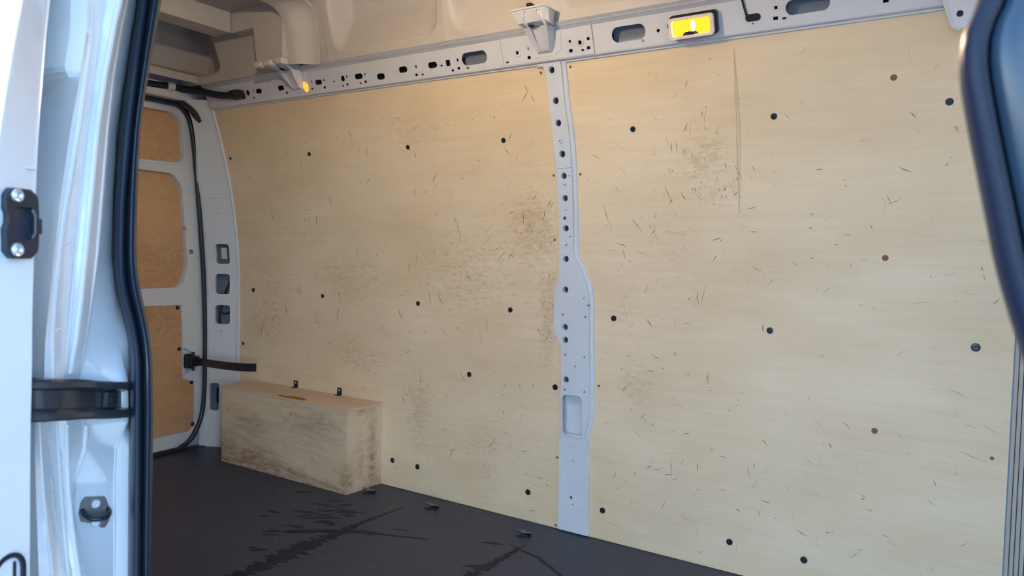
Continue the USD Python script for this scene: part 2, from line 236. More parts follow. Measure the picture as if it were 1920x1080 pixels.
PLUGS=[(-3.065,1.4,0.0074),(-2.525,1.392,0.0091),(-1.964,1.389,0.0092),(-1.513,1.387,0.0094),(-1.011,1.391,0.0092),(-0.57,1.396,0.0091),(-0.132,1.398,0.0094),(-2.998,0.779,0.0103),(-2.52,0.775,0.0095),(-1.966,0.773,0.0097),(-1.519,0.774,0.0099),(-1.097,0.771,0.01),(-0.578,0.769,0.0097),(-0.049,0.765,0.0112),(-3.07,0.516,0.0086),(-1.701,0.513,0.0103),(-1.318,0.509,0.0106),(-2.087,0.111,0.0112),(-1.951,0.108,0.0109),(-1.42,0.108,0.0109),(-1.116,0.104,0.0102),(-0.675,0.097,0.0101),(-0.453,0.095,0.0103),]
RAIL_HOLES=[('o',-2.806,1.661,0.021,0.0221),('q',-2.77,1.664,0.0069,0.0066),('s',-2.732,1.661,0.0377,0.0186),('q',-2.775,1.639,0.0104,0.0067),('s',-2.588,1.66,0.0392,0.0192),('q',-2.554,1.665,0.0064,0.0074),('q',-2.559,1.639,0.0113,0.0085),('q',-2.397,1.666,0.0076,0.0082),('s',-2.358,1.66,0.0392,0.0184),('q',-2.325,1.665,0.0074,0.0081),('q',-2.403,1.64,0.0108,0.0073),('q',-2.33,1.638,0.012,0.0082),('d',-2.271,1.654,0.0117,0.0091),('o',-2.219,1.66,0.0201,0.022),('q',-2.196,1.665,0.0085,0.0079),('d',-2.227,1.634,0.0116,0.0091),('q',-2.202,1.637,0.0115,0.008),('s',-2.132,1.659,0.0417,0.0197),('q',-2.098,1.663,0.0069,0.0078),('s',-2.13,1.634,0.0112,0.005),('q',-2.102,1.637,0.011,0.0079),('s',-2.019,1.647,0.0401,0.0212),('c',-2.024,1.631,0.004,0.0029),('s',-1.903,1.659,0.0409,0.0207),('q',-1.839,1.662,0.0075,0.0093),('q',-1.844,1.635,0.0113,0.0084),('s',-1.816,1.633,0.0112,0.0056),('s',-1.761,1.659,0.0411,0.0201),('d',-1.721,1.653,0.0119,0.0091),('q',-1.69,1.658,0.0188,0.0198),('d',-1.675,1.632,0.0141,0.0109),('q',-1.647,1.636,0.0116,0.0081),('q',-1.646,1.663,0.0081,0.0089),('s',-1.608,1.633,0.0114,0.0063),('s',-1.573,1.661,0.1078,0.0405),('s',-1.439,1.632,0.0107,0.0052),('q',-1.393,1.656,0.0104,0.0102),('q',-1.347,1.664,0.0082,0.0084),('q',-1.351,1.637,0.0123,0.0093),('q',-1.191,1.666,0.0076,0.0081),('q',-1.155,1.658,0.0113,0.0112),('q',-1.125,1.666,0.0093,0.008),('q',-1.192,1.639,0.0125,0.0098),('s',-1.149,1.636,0.0113,0.0057),('q',-1.128,1.64,0.0121,0.0088),('s',-0.988,1.664,0.1116,0.0431),('d',-0.943,1.638,0.012,0.0108),('d',-0.892,1.659,0.0133,0.0121),('c',-0.853,1.666,0.0196,0.0223),('s',-0.854,1.64,0.0099,0.006),('s',-0.612,1.655,0.0422,0.0183),('c',-0.613,1.64,0.0044,0.0042),('q',-0.549,1.671,0.0084,0.0083),('q',-0.551,1.645,0.0127,0.0083),('s',-0.528,1.642,0.0112,0.0055),('s',-0.467,1.665,0.1134,0.0364),('q',-0.278,1.648,0.0135,0.009),('s',-0.23,1.644,0.006,0.0038)]
POST_HOLES=[(-1.276,1.593,0.0108),(-1.275,1.498,0.0111),(-1.275,1.427,0.0112),(-1.271,1.326,0.0117),(-1.27,1.253,0.0109),(-1.271,1.178,0.011),(-1.273,1.075,0.0112),(-1.276,0.969,0.0112),(-1.278,0.861,0.0113),(-1.274,1.369,0.0031),(-1.25,1.252,0.0027),(-1.269,1.223,0.0027),(-1.27,1.138,0.0027),(-1.275,1.11,0.005),(-1.257,1.046,0.0028),(-1.273,1.017,0.0028),(-1.205,0.833,0.0029),(-1.189,0.81,0.0037),(-1.287,0.772,0.0032),(-1.197,0.77,0.0037),(-1.277,0.729,0.0113),(-1.274,0.684,0.0113),(-1.273,0.631,0.0034),(-1.196,0.631,0.0034),(-1.232,0.594,0.0034),(-1.267,0.544,0.0113),(-1.27,0.508,0.0034),(-1.192,0.509,0.0037),(-1.234,0.258,0.0032),(-1.238,0.126,0.0057),(-1.23,0.103,0.0034)]
# ------------------------------------------------------------------ the setting: floor, shell, roof, bulkhead, ground
XR, XF = -3.245, 0.04                       # rear doors, bulkhead
ground = bx(-30, 30, -40, 40, -0.70, -0.62)
struct('ground', ground, 'road', 'pale concrete yard around the van', 'ground', smooth=False)
fl = T('floor', 'dark brown-black anti-slip board floor of the load space', 'floor', kind='structure')
fl.part('floor_board', bx(XR + 0.01, 0.12, -1.74, 0.02, -0.018, 0.0), 'floor_board', smooth=False)
fl.part('subfloor', bx(XR - 0.05, 0.5, -1.72, 0.09, -0.12, -0.02), 'inner_paint', smooth=False)
fl.part('rear_sill', bx(XR - 0.035, XR + 0.008, -1.66, -0.06, -0.03, 0.004, 0.004), 'black_rubber', label='black rubber sill strip along the rear doors')

# wet marks and scuffs that lie on the board
def blot(pts, wid, seed, step=0.02, edge=0.5):
    """Ragged streak outline along pts on the floor."""
    r = random.Random(seed); p = np.array(pts, float); seg = np.r_[0, np.cumsum(np.hypot(*np.diff(p, axis=0).T))]
    s = np.linspace(0, seg[-1], max(4, int(seg[-1] / step))); x, y = np.interp(s, seg, p[:, 0]), np.interp(s, seg, p[:, 1])
    d = np.gradient(np.column_stack([x, y]), axis=0); d /= np.linalg.norm(d, axis=1, keepdims=True) + 1e-9
    w = np.interp(s / seg[-1], np.linspace(0, 1, len(wid)), wid)
    L = [(a - e[1] * b * k, c + e[0] * b * k) for a, c, e, b, k in zip(x, y, d, w, [r.uniform(1 - edge, 1 + edge) for _ in s])]
    Rr = [(a + e[1] * b * k, c - e[0] * b * k) for a, c, e, b, k in zip(x, y, d, w, [r.uniform(1 - edge, 1 + edge) for _ in s])]
    return Polygon(L + Rr[::-1]).buffer(0)
def flat(polys, z0, z1):
    return [raw(Manifold.extrude(cross(g), z1 - z0).translate((0, 0, z0))) for p in polys for g in getattr(p, 'geoms', [p]) if g.area > 1e-7]
r = random.Random(3)
st = [blot([(-1.88, -0.17), (-1.885, -0.33), (-1.88, -0.48), (-1.875, -0.68), (-1.86, -0.91), (-1.85, -1.2)], [0.003, 0.008, 0.020, 0.036, 0.026, 0.024, 0.03], 1, 0.007, 0.75),
      blot([(-2.07, -0.63), (-1.95, -0.53), (-1.86, -0.46), (-1.66, -0.38), (-1.60, -0.36)], [0.004, 0.012, 0.014, 0.006, 0.003], 2),
      blot([(-1.303, -0.19), (-1.305, -0.35), (-1.31, -0.51), (-1.31, -0.8)], [0.003, 0.014, 0.022, 0.02], 3, 0.007, 0.75),
      blot([(-1.34, -0.23), (-1.22, -0.26), (-1.08, -0.34), (-1.02, -0.42)], [0.003, 0.006, 0.008, 0.004], 4)]
for k in range(46):                          # short side dashes next to the streak and loose spots
    a = r.uniform(-0.75, -0.25) if k < 34 else r.uniform(-0.9, -0.2)
    cx = -1.93 - abs(r.gauss(0, 0.10)) if k < 34 else r.uniform(-2.6, -1.2)
    st.append(blot([(cx, a), (cx - r.uniform(0.02, 0.07), a - r.uniform(0.01, 0.05))], [0.002, r.uniform(0.004, 0.009), 0.002], 50 + k, 0.008, 0.6))
from shapely import union_all
fl.part('wet_streak', flat([union_all([g.buffer(0.0003) for g in st])], -0.002, 0.0006), 'wet', smooth=False, kind='stuff', label='dark wet streaks across the floor')
st = [blot([(x, y), (x + r.uniform(-.12, .12), y + r.uniform(-.05, .05))], [0.0007, 0.0016, 0.0007], 200 + k, 0.02, 0.3) for k, (x, y) in enumerate([(r.uniform(-3.0, -1.0), r.uniform(-1.0, -0.05)) for _ in range(90)])]
fl.part('scratch', flat(st, -0.002, 0.0005), 'striker_steel', smooth=False, kind='stuff', label='pale scratches on the floor')

zs = np.r_[np.linspace(-0.15, 1.69, 40), 1.70, 1.72, 1.9, 2.12]
far = np.stack([np.column_stack([np.full(len(zs), x), wy(np.minimum(zs, 1.69)) + 0.075 + 0.1 * np.clip((zs - 1.70) / 0.02, 0, 1), zs]) for x in (XR - 0.05, 1.2)], 1)
struct('wall_back', sheet(far, 0.03, (0, 1, 0)), 'cavity_shade', 'outer steel skin behind the plywood lining', 'wall')
# near side body behind the opening: inner skin, outer skin
zn = np.linspace(-0.35, 2.0, 48)
nw = T('wall_left', 'white body side behind the sliding door opening', 'wall', kind='structure')
nin = np.stack([np.column_stack([np.full(len(zn), x), ny(zn) + 0.02, zn]) for x in (XR - 0.05, -1.36)], 1)
nw.part('inner_skin', sheet(nin, 0.012, (0, -1, 0)), 'inner_paint')
# outer skin with a pressed feature line at z = 1.15 .. 1.19
def skin_off(z): return -0.155 - 0.026 * np.clip((np.asarray(z) - 1.172) / 0.02, 0, 1)
zz = np.r_[np.linspace(-0.35, 1.15, 30), np.linspace(1.16, 1.21, 8), np.linspace(1.24, 1.95, 16)]
edge0 = np.array(JAMB, float)[:, 0]; o0 = np.argsort(edge0[:, 2]); ex = np.interp(zz, edge0[o0, 2], edge0[o0, 0]); ey = np.interp(zz, edge0[o0, 2], edge0[o0, 1] - (ny(edge0[o0, 2]) - 0.16)) + ny(zz) - 0.16
sk = ny(zz) + skin_off(zz)
nout = np.stack([np.column_stack([np.full(len(zz), XR - 0.1), sk, zz]), np.column_stack([ex - 0.10, sk, zz]), np.column_stack([ex - 0.02, 0.5 * (sk + ey), zz]), np.column_stack([ex - 0.001, ey + 0.0005, zz])], 1)
nw.part('outer_skin', sheet(nout, 0.006, (-0.6, 0.8, 0)), 'white_paint', smooth=20)
nw.part('header', [bx(XR, 1.2, -1.62, -1.285, 1.80, 1.98), bx(XR, 1.2, -1.75, -1.40, 1.86, 2.0)], 'inner_paint', smooth=False, label='body header over the sliding door opening')
nw.part('step', bx(-1.2, 0.3, -1.84, -1.72, -0.30, -0.02, 0.012), 'black_plastic', label='black step below the door opening')

# bulkhead towards the cab: ribbed lining that turns out of the side wall, then flat
bh = T('wall_right', 'grey ribbed bulkhead lining at the cab end', 'wall', kind='structure')
P0, P1 = np.array([0.0385, -0.001]), np.array([0.150, -0.205]); RD = P1 - P0; RN = np.array([RD[1], -RD[0]]) / np.hypot(*RD); RN = RN if RN[0] > 0 else -RN
bh.part('groove_shade', sheet(np.array([[(*(P0 + RN * 0.0015), z), (*(P1 + RN * 0.0015), z)] for z in (0.0, 2.0)]), 0.004, (1, 0.4, 0)), 'gap_shade', smooth=False)  # near-flush dark filler, painted as groove shade between the ribs
for k in range(11):
    a_, b_ = P0 + RD * (k + 0.02) / 11, P0 + RD * (k + 0.74) / 11
    bh.part('rib', grid_solid(np.array([[(*a_, z), (*(a_ + RD * 0.012 - RN * 0.0012), z), (*(b_ - RD * 0.012 - RN * 0.0012), z), (*b_, z), (*(b_ + RN * 0.0013), z), (*(a_ + RN * 0.0013), z)] for z in (0.001, 2.0)])), 'rib_grey', smooth=False)
bh.part('bulkhead_panel', bx(0.152, 0.18, -1.66, -0.205, 0.0, 2.0), 'inner_paint', smooth=False)
bh.part('door_post', bx(0.12, 0.40, -1.78, -1.60, -0.3, 2.0, 0.02), 'white_paint', label='white body pillar on the cab side of the opening')
zf = np.linspace(-0.4, 2.0, 30); fs = np.stack([np.column_stack([np.full(len(zf), x), ny(zf) - 0.088 + 0.03 * (x < 0.15), zf]) for x in (0.11, 0.16, 1.9)], 1)
bh.part('cab_side', sheet(fs, 0.01, (0, 1, 0)), 'white_paint', label='white cab side panel')

# ------------------------------------------------------------------ headliner and roof
hl = T('ceiling', 'beige moulded headliner with recessed pockets between the roof bows', 'ceiling', kind='structure')
def sstep(a, b, x): t = np.clip((x - a) / (b - a), 0, 1); return t * t * (3 - 2 * t)
# cross-section: from the rail (s = 0) up the side, round the corner, along the roof to the centre line
sec = [(-0.222, 1.712), (-0.226, 1.74), (-0.245, 1.83), (-0.268, 1.92)]
for a in np.linspace(10, 90, 9): sec.append((-0.345 + 0.075 * math.cos(math.radians(a)) - 0.0, 1.935 + 0.075 * math.sin(math.radians(a))))
sec += [(-0.5, 2.012), (-0.7, 2.016), (-0.85, 2.018)]
sec = np.array(sec); ss = np.r_[0, np.cumsum(np.hypot(*np.diff(sec, axis=0).T))]
sg = np.r_[np.linspace(0, 0.36, 64), np.linspace(0.37, ss[-1], 20)]
Y, Z = np.interp(sg, ss, sec[:, 0]), np.interp(sg, ss, sec[:, 1])
tn = np.gradient(np.column_stack([Y, Z]), axis=0); tn /= np.linalg.norm(tn, axis=1, keepdims=True); nrm = np.column_stack([tn[:, 1], -tn[:, 0]])   # outwards, away from the load space
xg = np.arange(-2.42, 0.16, 0.010)
XX, SS = np.meshgrid(xg, sg, indexing='ij')
def pocket(x0, x1, s0, s1, d, wl=0.055, wr=0.016, wb=0.125, r=0.06):
    # rounded outline: distance inside the rectangle
    bl = sstep(0, wl, XX - x0) * sstep(0, wr, x1 - XX)
    corner = np.minimum(np.clip((XX - x0) / r, 0, 1), np.clip((x1 - XX) / r, 0, 1))
    low = s0 + r * (1 - np.sqrt(np.clip(1 - (1 - corner) ** 2, 0, 1)))
    return d * bl * np.clip((SS - low) / wb, 0, 1) * sstep(0, 0.10, s1 - SS)
D = sum(pocket(a, b, 0.040, 0.80, 0.085) for a, b in ((-2.235, -1.705), (-1.650, -1.325), (-1.212, -0.745), (-0.69, -0.30), (-0.24, 0.12)))
D = D - 0.0025 * (np.abs(XX + 1.676) < 0.006) - 0.0025 * (np.abs(XX + 0.717) < 0.006) - 0.006 * (np.abs(XX + 1.277) < 0.036) - 0.0025 * (np.abs(XX + 2.262) < 0.006)
V = np.stack([XX, Y[None] + nrm[None, :, 0] * D, Z[None] + nrm[None, :, 1] * D], -1)
hl.part('side_lining', sheet(V, 0.004, (0, 0.7, 0.7)), 'headliner', smooth=40)
Vm = V.copy(); Vm[..., 1] = -1.70 - Vm[..., 1]
hl.part('side_lining', sheet(Vm, 0.004, (0, -0.7, 0.7)), 'headliner', smooth=40)
hl.part('roof_skin', bx(XR - 0.1, 1.2, -1.75, 0.0, 2.10, 2.13), 'white_paint', smooth=False)
# rear bay: box column + longitudinal beam + cross beam that frame the roof panel
frame = Polygon([(-2.749, 1.878), (-2.604, 1.879), (-2.590, 1.79), (-2.575, 1.722), (-2.424, 1.727), (-2.424, 1.905), (-2.36, 1.985), (-2.749, 1.985)])
hl.part('corner_column', slab(rounded(frame, 0.003), 0.0, 0.12, lambda u, v, o: (u, -0.320 + o + 0 * v, v), refine=0), 'headliner', smooth=25, label='boxed column of the rear roof frame')
hl.part('cross_beam', bx(-2.86, -2.749, -1.38, -0.32, 1.878, 1.985, 0.004), 'headliner', label='cross beam of the rear roof frame')
hl.part('roof_panel', bx(-2.749, -2.40, -1.38, -0.30, 1.962, 1.985), 'roof_panel', smooth=False, label='grey roof panel inside the rear frame')
# curved bow between column and the first pocket: a rounded rib that climbs the side and crosses the roof
bow = []
for x, dx in zip(np.linspace(-2.425, -2.30, 10), np.linspace(0, 1, 10)):
    lift = 0.052 * (1 - sstep(0.15, 0.95, dx)) + 0.012
    rad = 0.085
    ring = [(-0.226 - lift, 1.716), (-0.232 - lift, 1.78), (-0.245 - lift, 1.85)]
    for a in np.linspace(0, 90, 9): ring.append((-0.245 - lift - rad + rad * math.cos(math.radians(a)), 1.86 + rad * math.sin(math.radians(a)) - 0.02 * (1 - dx)))
    ring += [(-0.6, 1.945), (-0.85, 1.945)]
    bow.append([(x, a, b) for a, b in ring])
hl.part('roof_bow', sheet(np.array(bow), 0.01, (0, 0.6, 0.8)), 'headliner', smooth=45, label='rounded roof bow beside the rear frame')
bow2 = np.array(bow); bow2[..., 1] = -1.70 - bow2[..., 1]
hl.part('roof_bow', sheet(bow2, 0.01, (0, -0.6, 0.8)), 'headliner', smooth=45)
# side lining of the rear bay, then the header lining over the rear doors with its corner pocket
zb = np.linspace(1.716, 1.99, 24); xb = np.r_[np.linspace(-3.235, -2.90, 70), np.linspace(-2.88, -2.42, 16)]
XB, ZB = np.meshgrid(xb, zb, indexing='ij')
YB = -0.236 - 0.05 * (ZB - 1.72) / 0.25 * 0.6
bulge = sstep(-2.93 - 0.35 * (ZB - 1.80), -3.03 - 0.35 * (ZB - 1.80), XB) * sstep(1.752, 1.80, ZB)      # the lining rolls outwards into the corner pocket
hl.part('side_lining', sheet(np.stack([XB, YB + 0.13 * bulge, ZB], -1), 0.004, (0, 1, 0)), 'headliner', smooth=40)
yh = np.linspace(-1.5, -0.04, 150); zh = np.linspace(1.722, 1.99, 50); YH, ZH = np.meshgrid(yh, zh, indexing='ij')
inner = sstep(1.752, 1.790, ZH) * sstep(-1.54, -1.47, YH)
shelf = 1 - 0.55 * sstep(1.885, 1.925, ZH) * sstep(-0.14, -0.30, YH)
hl.part('rear_lining', sheet(np.stack([-3.105 - 0.095 * inner * shelf, YH, ZH], -1), 0.004, (-1, 0, 0)), 'headliner', smooth=40, label='header lining with a rounded pocket over the rear doors')
hl.part('roof_edge', bx(-3.22, -2.80, -1.5, -0.12, 1.985, 2.0), 'roof_panel', smooth=False)

# ------------------------------------------------------------------ rear doors
zseal = [(-0.30, 1.640), (-0.235, 1.632), (-0.190, 1.590), (-0.165, 1.50), (-0.143, 1.318), (-0.115, 1.02), (-0.095, 0.728), (-0.088, 0.361), (-0.103, 0.17), (-0.150, 0.065), (-0.210, 0.022), (-0.30, 0.012)]
def leaf(name, sgn, label):
    Ym = (lambda y: y) if sgn > 0 else (lambda y: -1.70 - y)
    t = T(name, label, 'door', (XR - 0.03, Ym(-0.12), 0), kind='structure')
    edge = [(y + 0.012, z) for y, z in smooth_path(zseal, 5)]
    out = Polygon(edge + [(-0.845, 0.008), (-0.845, 1.655)]).buffer(0)
    w1 = rounded(Polygon([(-0.78, 1.600), (-0.262, 1.602), (-0.222, 1.575), (-0.200, 1.40), (-0.226, 1.372), (-0.78, 1.358)]), 0.035)
    w2 = rounded(Polygon([(-0.78, 1.324), (-0.255, 1.318), (-0.212, 1.262), (-0.178, 0.90), (-0.205, 0.785), (-0.78, 0.778)]), 0.045)
    w3 = rounded(Polygon([(-0.78, 0.706), (-0.207, 0.700), (-0.196, 0.345), (-0.136, 0.322), (-0.133, 0.110), (-0.165, 0.086), (-0.78, 0.080)]), 0.006)
    rec = rounded(Polygon([(-0.198, 0.50), (-0.150, 0.47), (-0.150, 0.39), (-0.198, 0.352)]), 0.008)
    onx = lambda u, v, o: (XR - 0.015 - o, Ym(u), v)
    fr = out.difference(w1).difference(w2).difference(w3).difference(rec)
    t.part('door_frame', slab(fr, 0.0, 0.035, onx, refine=0.08), 'white_paint')
    # raised beads round the openings
    for w, d in ((w1, 0.006), (w2, 0.006)):
        ring = w.buffer(0.012).difference(w.buffer(0.001))
        t.part('opening_bead', slab(ring, -0.004, 0.004, onx, refine=0), 'white_paint')
    t.part('hinge_recess', slab(rec.buffer(0.004), 0.018, 0.022, onx, refine=0), 'white_paint', smooth=False)
    t.part('outer_skin', slab(out, 0.045, 0.055, onx, refine=0), 'white_paint', smooth=False)
    for w, o, lab in ((w1, 0.026, 'upper plywood panel'), (w2, 0.026, 'middle plywood panel'), (w3, 0.002, 'lower plywood panel')):
        p = t.part('plywood_panel', slab(w.buffer(0.012 if o > 0.01 else -0.0015), o, o + 0.009, onx, refine=0.03), 'door_plywood', smooth=False, label=lab)
        q0 = (-0.30, 0.95)
        primvar(p, 'dirt', lambda P: 0.35 + 0.55 * np.exp(-((P[:, 2] - 0.62) / 0.12) ** 2) + 0.4 * np.exp(-((P[:, 2] - 0.92) / 0.1) ** 2) + 0.3 * (P[:, 2] > 1.36), t.loc)
    for y, z in ((-0.226, 0.688), (-0.216, 0.491), (-0.150, 0.322), (-0.142, 0.117)):
        t.part('plug', place(lathe([(0.0095, 0), (0.0095, 0.002), (0.0075, 0.0045), (0.004, 0.005)], 16), (XR - 0.0165, Ym(y), z), (0, 1, 0), (1, 0, 0)), 'black_plastic')
    t.part('clip', bx(XR - 0.03, XR - 0.006, Ym(-0.196), Ym(-0.186), 1.055, 1.075, 0.002), 'zinc', label='small steel clip on the opening edge')
    t.part('grommet', place(lathe([(0.012, 0), (0.012, 0.003), (0.008, 0.004), (0.005, 0.001)], 18), (XR - 0.0145, Ym(-0.160), 0.955), (0, 1, 0), (1, 0, 0)), 'cavity_shade')
    t.part('press_line', tube([(XR - 0.013, Ym(-0.22), 0.080), (XR - 0.013, Ym(-0.235), 0.045), (XR - 0.013, Ym(-0.27), 0.018)], 0.004, 8), 'white_paint')
    return t
leaf('door_1', 1, 'white rear door with three plywood panels, beside the corner pillar')
leaf('door_2', -1, 'second white rear door, hidden behind the door opening')
sl = T('rubber_seal', 'thin black rubber seal curving round the rear door', 'seal', (XR, -0.10, 0))
sp = smooth_path([(-0.845, 1.640)] + zseal + [(-0.845, 0.012)], 8)
sl.part('seal_strip', tube(np.column_stack([np.full(len(sp), XR + 0.002), sp]), 0.011, 10, up=(1, 0, 0)), 'black_rubber')
struct('trim_1', [bx(-3.30, XR - 0.005, -1.68, 0.10, 1.648, 2.02), bx(-3.29, XR - 0.005, -1.60, -0.10, 1.655, 1.73, 0.008), bx(-3.235, -3.19, -1.60, -0.10, 1.652, 1.722, 0.010)], 'inner_paint', 'grey-white body beam over the rear doors', 'beam')

ringf = sbox(-1.90, -0.35, 0.14, 2.05).difference(sbox(-1.45, 0.16, -0.25, 1.45))
struct('trim_2', slab(ringf, 0.0, 0.008, lambda u, v, o: (-3.318 + o, u, v), 0), 'white_paint', 'white body frame round the rear doors', 'frame', smooth=False)
struct('trim_3', [bx(-3.32, -3.06, 0.095, 0.11, -0.35, 2.05), bx(-3.32, -3.05, -1.72, 0.11, -0.05, -0.022)], 'cavity_shade', 'inside of the rear body corner', 'body', smooth=False)
# ------------------------------------------------------------------ corner pillar between rear door and plywood
cp = T('corner_pillar', 'white corner pillar with square access holes at the rear door', 'pillar', (-3.15, -0.05, 0))
pw = 0.171
def on_pil(u, v, o):             # u: 0 at the plywood, pw at the rear door seal; o < 0 stands out
    s = np.asarray(u) / pw; return (-3.10 - 0.145 * s - 0.527 * o, wy(v) - 0.09 * s + 0.85 * o, v)
pl_left = [(1.14, 0.09), (1.03, 0.16), (0.985, 0.30), (0.985, 0.40), (1.0, 0.52), (1.03, 0.727), (1.05, 0.96), (1.005, 1.18), (0.92, 1.317), (0.755, 1.464), (0.690, 1.548), (0.70, 1.60), (0.80, 1.640), (1.05, 1.660)]
pil = Polygon([(-0.004, 0.0), (-0.004, 1.66)] + [(pw * a, b) for a, b in smooth_path(pl_left, 4)[::-1]] + [(pw * 1.14, 0.0)]).buffer(0)
holes = [rrect(pw * s, z, w, h, 0.014) for s, z, w, h in ((0.457, 0.948, 0.066, 0.096), (0.487, 0.802, 0.070, 0.098), (0.483, 0.653, 0.072, 0.092), (0.70, 0.248, 0.048, 0.135))]
big = Polygon()
for h in holes: big = big.union(h)
small = [Point(pw * 0.845, 1.293).buffer(0.004), Point(pw * 0.88, 1.182).buffer(0.005), Point(pw * 0.47, 1.143).buffer(0.003), Point(pw * 0.51, 0.573).buffer(0.003)]
pf = pil.difference(big)
for h in small: pf = pf.difference(h)
cp.part('pillar_face', slab(pf, -0.002, 0.002, on_pil, 0.04), 'white_paint')
for h in holes:
    cp.part('hole_rim', slab(h.buffer(0.003).difference(h), -0.0045, 0.010, on_pil, 0), 'white_paint')
zc = np.linspace(0.0, 1.62, 40)
cp.part('edge_bead', tube(np.column_stack(on_pil(np.full(40, 0.004), zc, np.full(40, -0.003))), 0.0075, 10, up=(0, 1, 0)), 'white_paint')
eb = smooth_path([(a_ - 0.13 if b_ < 1.2 else a_ - 0.07, b_) for a_, b_ in pl_left[1:11]], 4); cp.part('edge_bead', tube(np.column_stack(on_pil(eb[:, 0] * pw, eb[:, 1], np.full(len(eb), -0.001))), 0.0035, 10, up=(0, 1, 0)), 'white_paint')
cp.part('seam', tube([on_pil(u, 1.215, -0.0012) for u in np.linspace(0.01, pw * 0.84, 6)], 0.0018, 6), 'sealant')
cp.part('inner_wall', slab(Polygon([(0.0, 0.0), (0.0, 1.62), (pw, 1.62), (pw, 0.0)]), 0.055, 0.060, on_pil, 0.1), 'cavity_shade')
def wire(pts, rad): return tube([on_pil(*p) for p in smooth_path(pts, 6)], rad, 8)
cp.part('wire_loom', wire([(0.075, 0.70, 0.03), (0.080, 0.76, 0.025), (0.062, 0.80, 0.022), (0.055, 0.86, 0.03)], 0.006), 'black_hose', label='black wiring behind the access holes')
cp.part('wire_loom', wire([(0.11, 0.60, 0.03), (0.105, 0.66, 0.022), (0.100, 0.71, 0.03)], 0.005), 'black_hose')
cp.part('wire_loom', wire([(0.105, 0.665, 0.024), (0.085, 0.655, 0.022), (0.06, 0.66, 0.03)], 0.005), 'black_hose')
cp.part('tag', slab(rrect(0.085, 0.95, 0.028, 0.055, 0.002), 0.030, 0.032, on_pil, 0), 'clip_plastic', label='pale paper tag behind the top access hole')
cp.part('latch_box', slab(rrect(0.10, 0.25, 0.03, 0.075, 0.004), 0.012, 0.05, on_pil, 0), 'black_plastic')
ob = T('rubber_grommet', 'black elongated rubber plug over the rear door corner', 'plug', (-3.2, -0.2, 1.6))
sx = smooth_path([on_pil(pw * u, z, -0.004) for u, z in ((0.93, 1.650), (0.78, 1.640), (0.585, 1.608), (0.455, 1.562))], 6)
pb_ = ob.part('plug_body', tube(sx, np.interp(np.linspace(0, 1, len(sx)), [0, 0.25, 0.8, 1], [0.006, 0.022, 0.025, 0.013]), 14, up=(0.7, -0.7, 0), flat=0.6), 'black_rubber')
ob.part('plug_lip', tube(sx + np.array([0.010, -0.004, 0.006]), 0.003, 8), 'black_plastic', parent=pb_)

# ------------------------------------------------------------------ plywood lining of the far wall
post_R = [(-1.224, 1.617), (-1.228, 1.49), (-1.225, 1.428), (-1.223, 1.34), (-1.225, 1.274), (-1.228, 1.168), (-1.233, 1.006), (-1.228, 0.975), (-1.205, 0.936), (-1.182, 0.882), (-1.173, 0.836), (-1.159, 0.479), (-1.160, 0.425), (-1.174, 0.352), (-1.162, 0.004)]
post_L = [(-1.335, 1.617), (-1.335, 1.606), (-1.312, 1.604), (-1.307, 1.590), (-1.306, 1.492), (-1.307, 1.361), (-1.303, 1.277), (-1.301, 1.170), (-1.306, 0.997), (-1.309, 0.893), (-1.322, 0.865), (-1.328, 0.832), (-1.328, 0.721), (-1.294, 0.656), (-1.286, 0.343), (-1.291, 0.317), (-1.284, 0.004)]
post = Polygon(post_R + post_L[::-1]).buffer(0)
cutter = post.buffer(-0.004)
left = sbox(-3.096, 0.001, -1.25, 1.617).difference(cutter)
left = max(getattr(left, 'geoms', [left]), key=lambda g: g.area).buffer(-0.0005)
right = sbox(-1.25, 0.001, 0.036, 1.622).difference(cutter)
right = max(getattr(right, 'geoms', [right]), key=lambda g: g.area).buffer(-0.0005)

def gauss(P, blobs, ax=(0, 2)):
    s = np.zeros(len(P))
    for x, z, rx, rz, k in blobs: s = np.maximum(s, k * np.exp(-((P[:, ax[0]] - x) / rx) ** 2 - ((P[:, ax[1]] - z) / rz) ** 2))
    return s
def strokes(items, seed, share=1.0):
    """Thin scuffs: (x, z, spread x, spread z, how many, length, angle, angle spread)."""
    r = random.Random(seed); out = []
    for x, z, sx, sz, n, ln, an, da in items:
        for _ in range(int(n * share)):
            cx, cz, l, a, w = r.gauss(x, sx), r.gauss(z, sz), ln * (0.25 + 1.1 * r.random() ** 2.2), math.radians(an + r.gauss(0, da)), r.uniform(0.0005, 0.0013)
            if not 0.02 < cz < 1.59: continue
            d, nn, bend = np.array([math.cos(a), math.sin(a)]), np.array([-math.sin(a), math.cos(a)]), r.uniform(-0.08, 0.08) * l
            c = np.array([cx, cz]); mid = c + nn * bend
            out.append(Polygon([c - d * l / 2, mid - nn * w, c + d * l / 2, mid + nn * w * r.uniform(0.6, 1.4)]))
    return out
def sliver(polys, o=-0.0007, within=None):
    out = []
    for p in polys:
        p = p.buffer(0)
        if within is not None:
            if not within.contains(p): continue
        for g in getattr(p, 'geoms', [p]):
            if g.area < 2e-7: continue
            c = np.array(g.exterior.coords)[:-1]
            if len(c) < 3: continue
            if not g.exterior.is_ccw: c = c[::-1]
            n = len(c); V = np.vstack([np.column_stack(on_wall(c[:, 0], c[:, 1], np.full(n, o))), np.column_stack(on_wall(c[:, 0], c[:, 1], np.full(n, 0.0015)))])
            F = [(0, k, k + 1) for k in range(1, n - 1)] + [(k, k + n, (k + 1) % n + n) for k in range(n)] + [(k, (k + 1) % n + n, (k + 1) % n) for k in range(n)]
            out.append((V, np.array(F)))
    return out
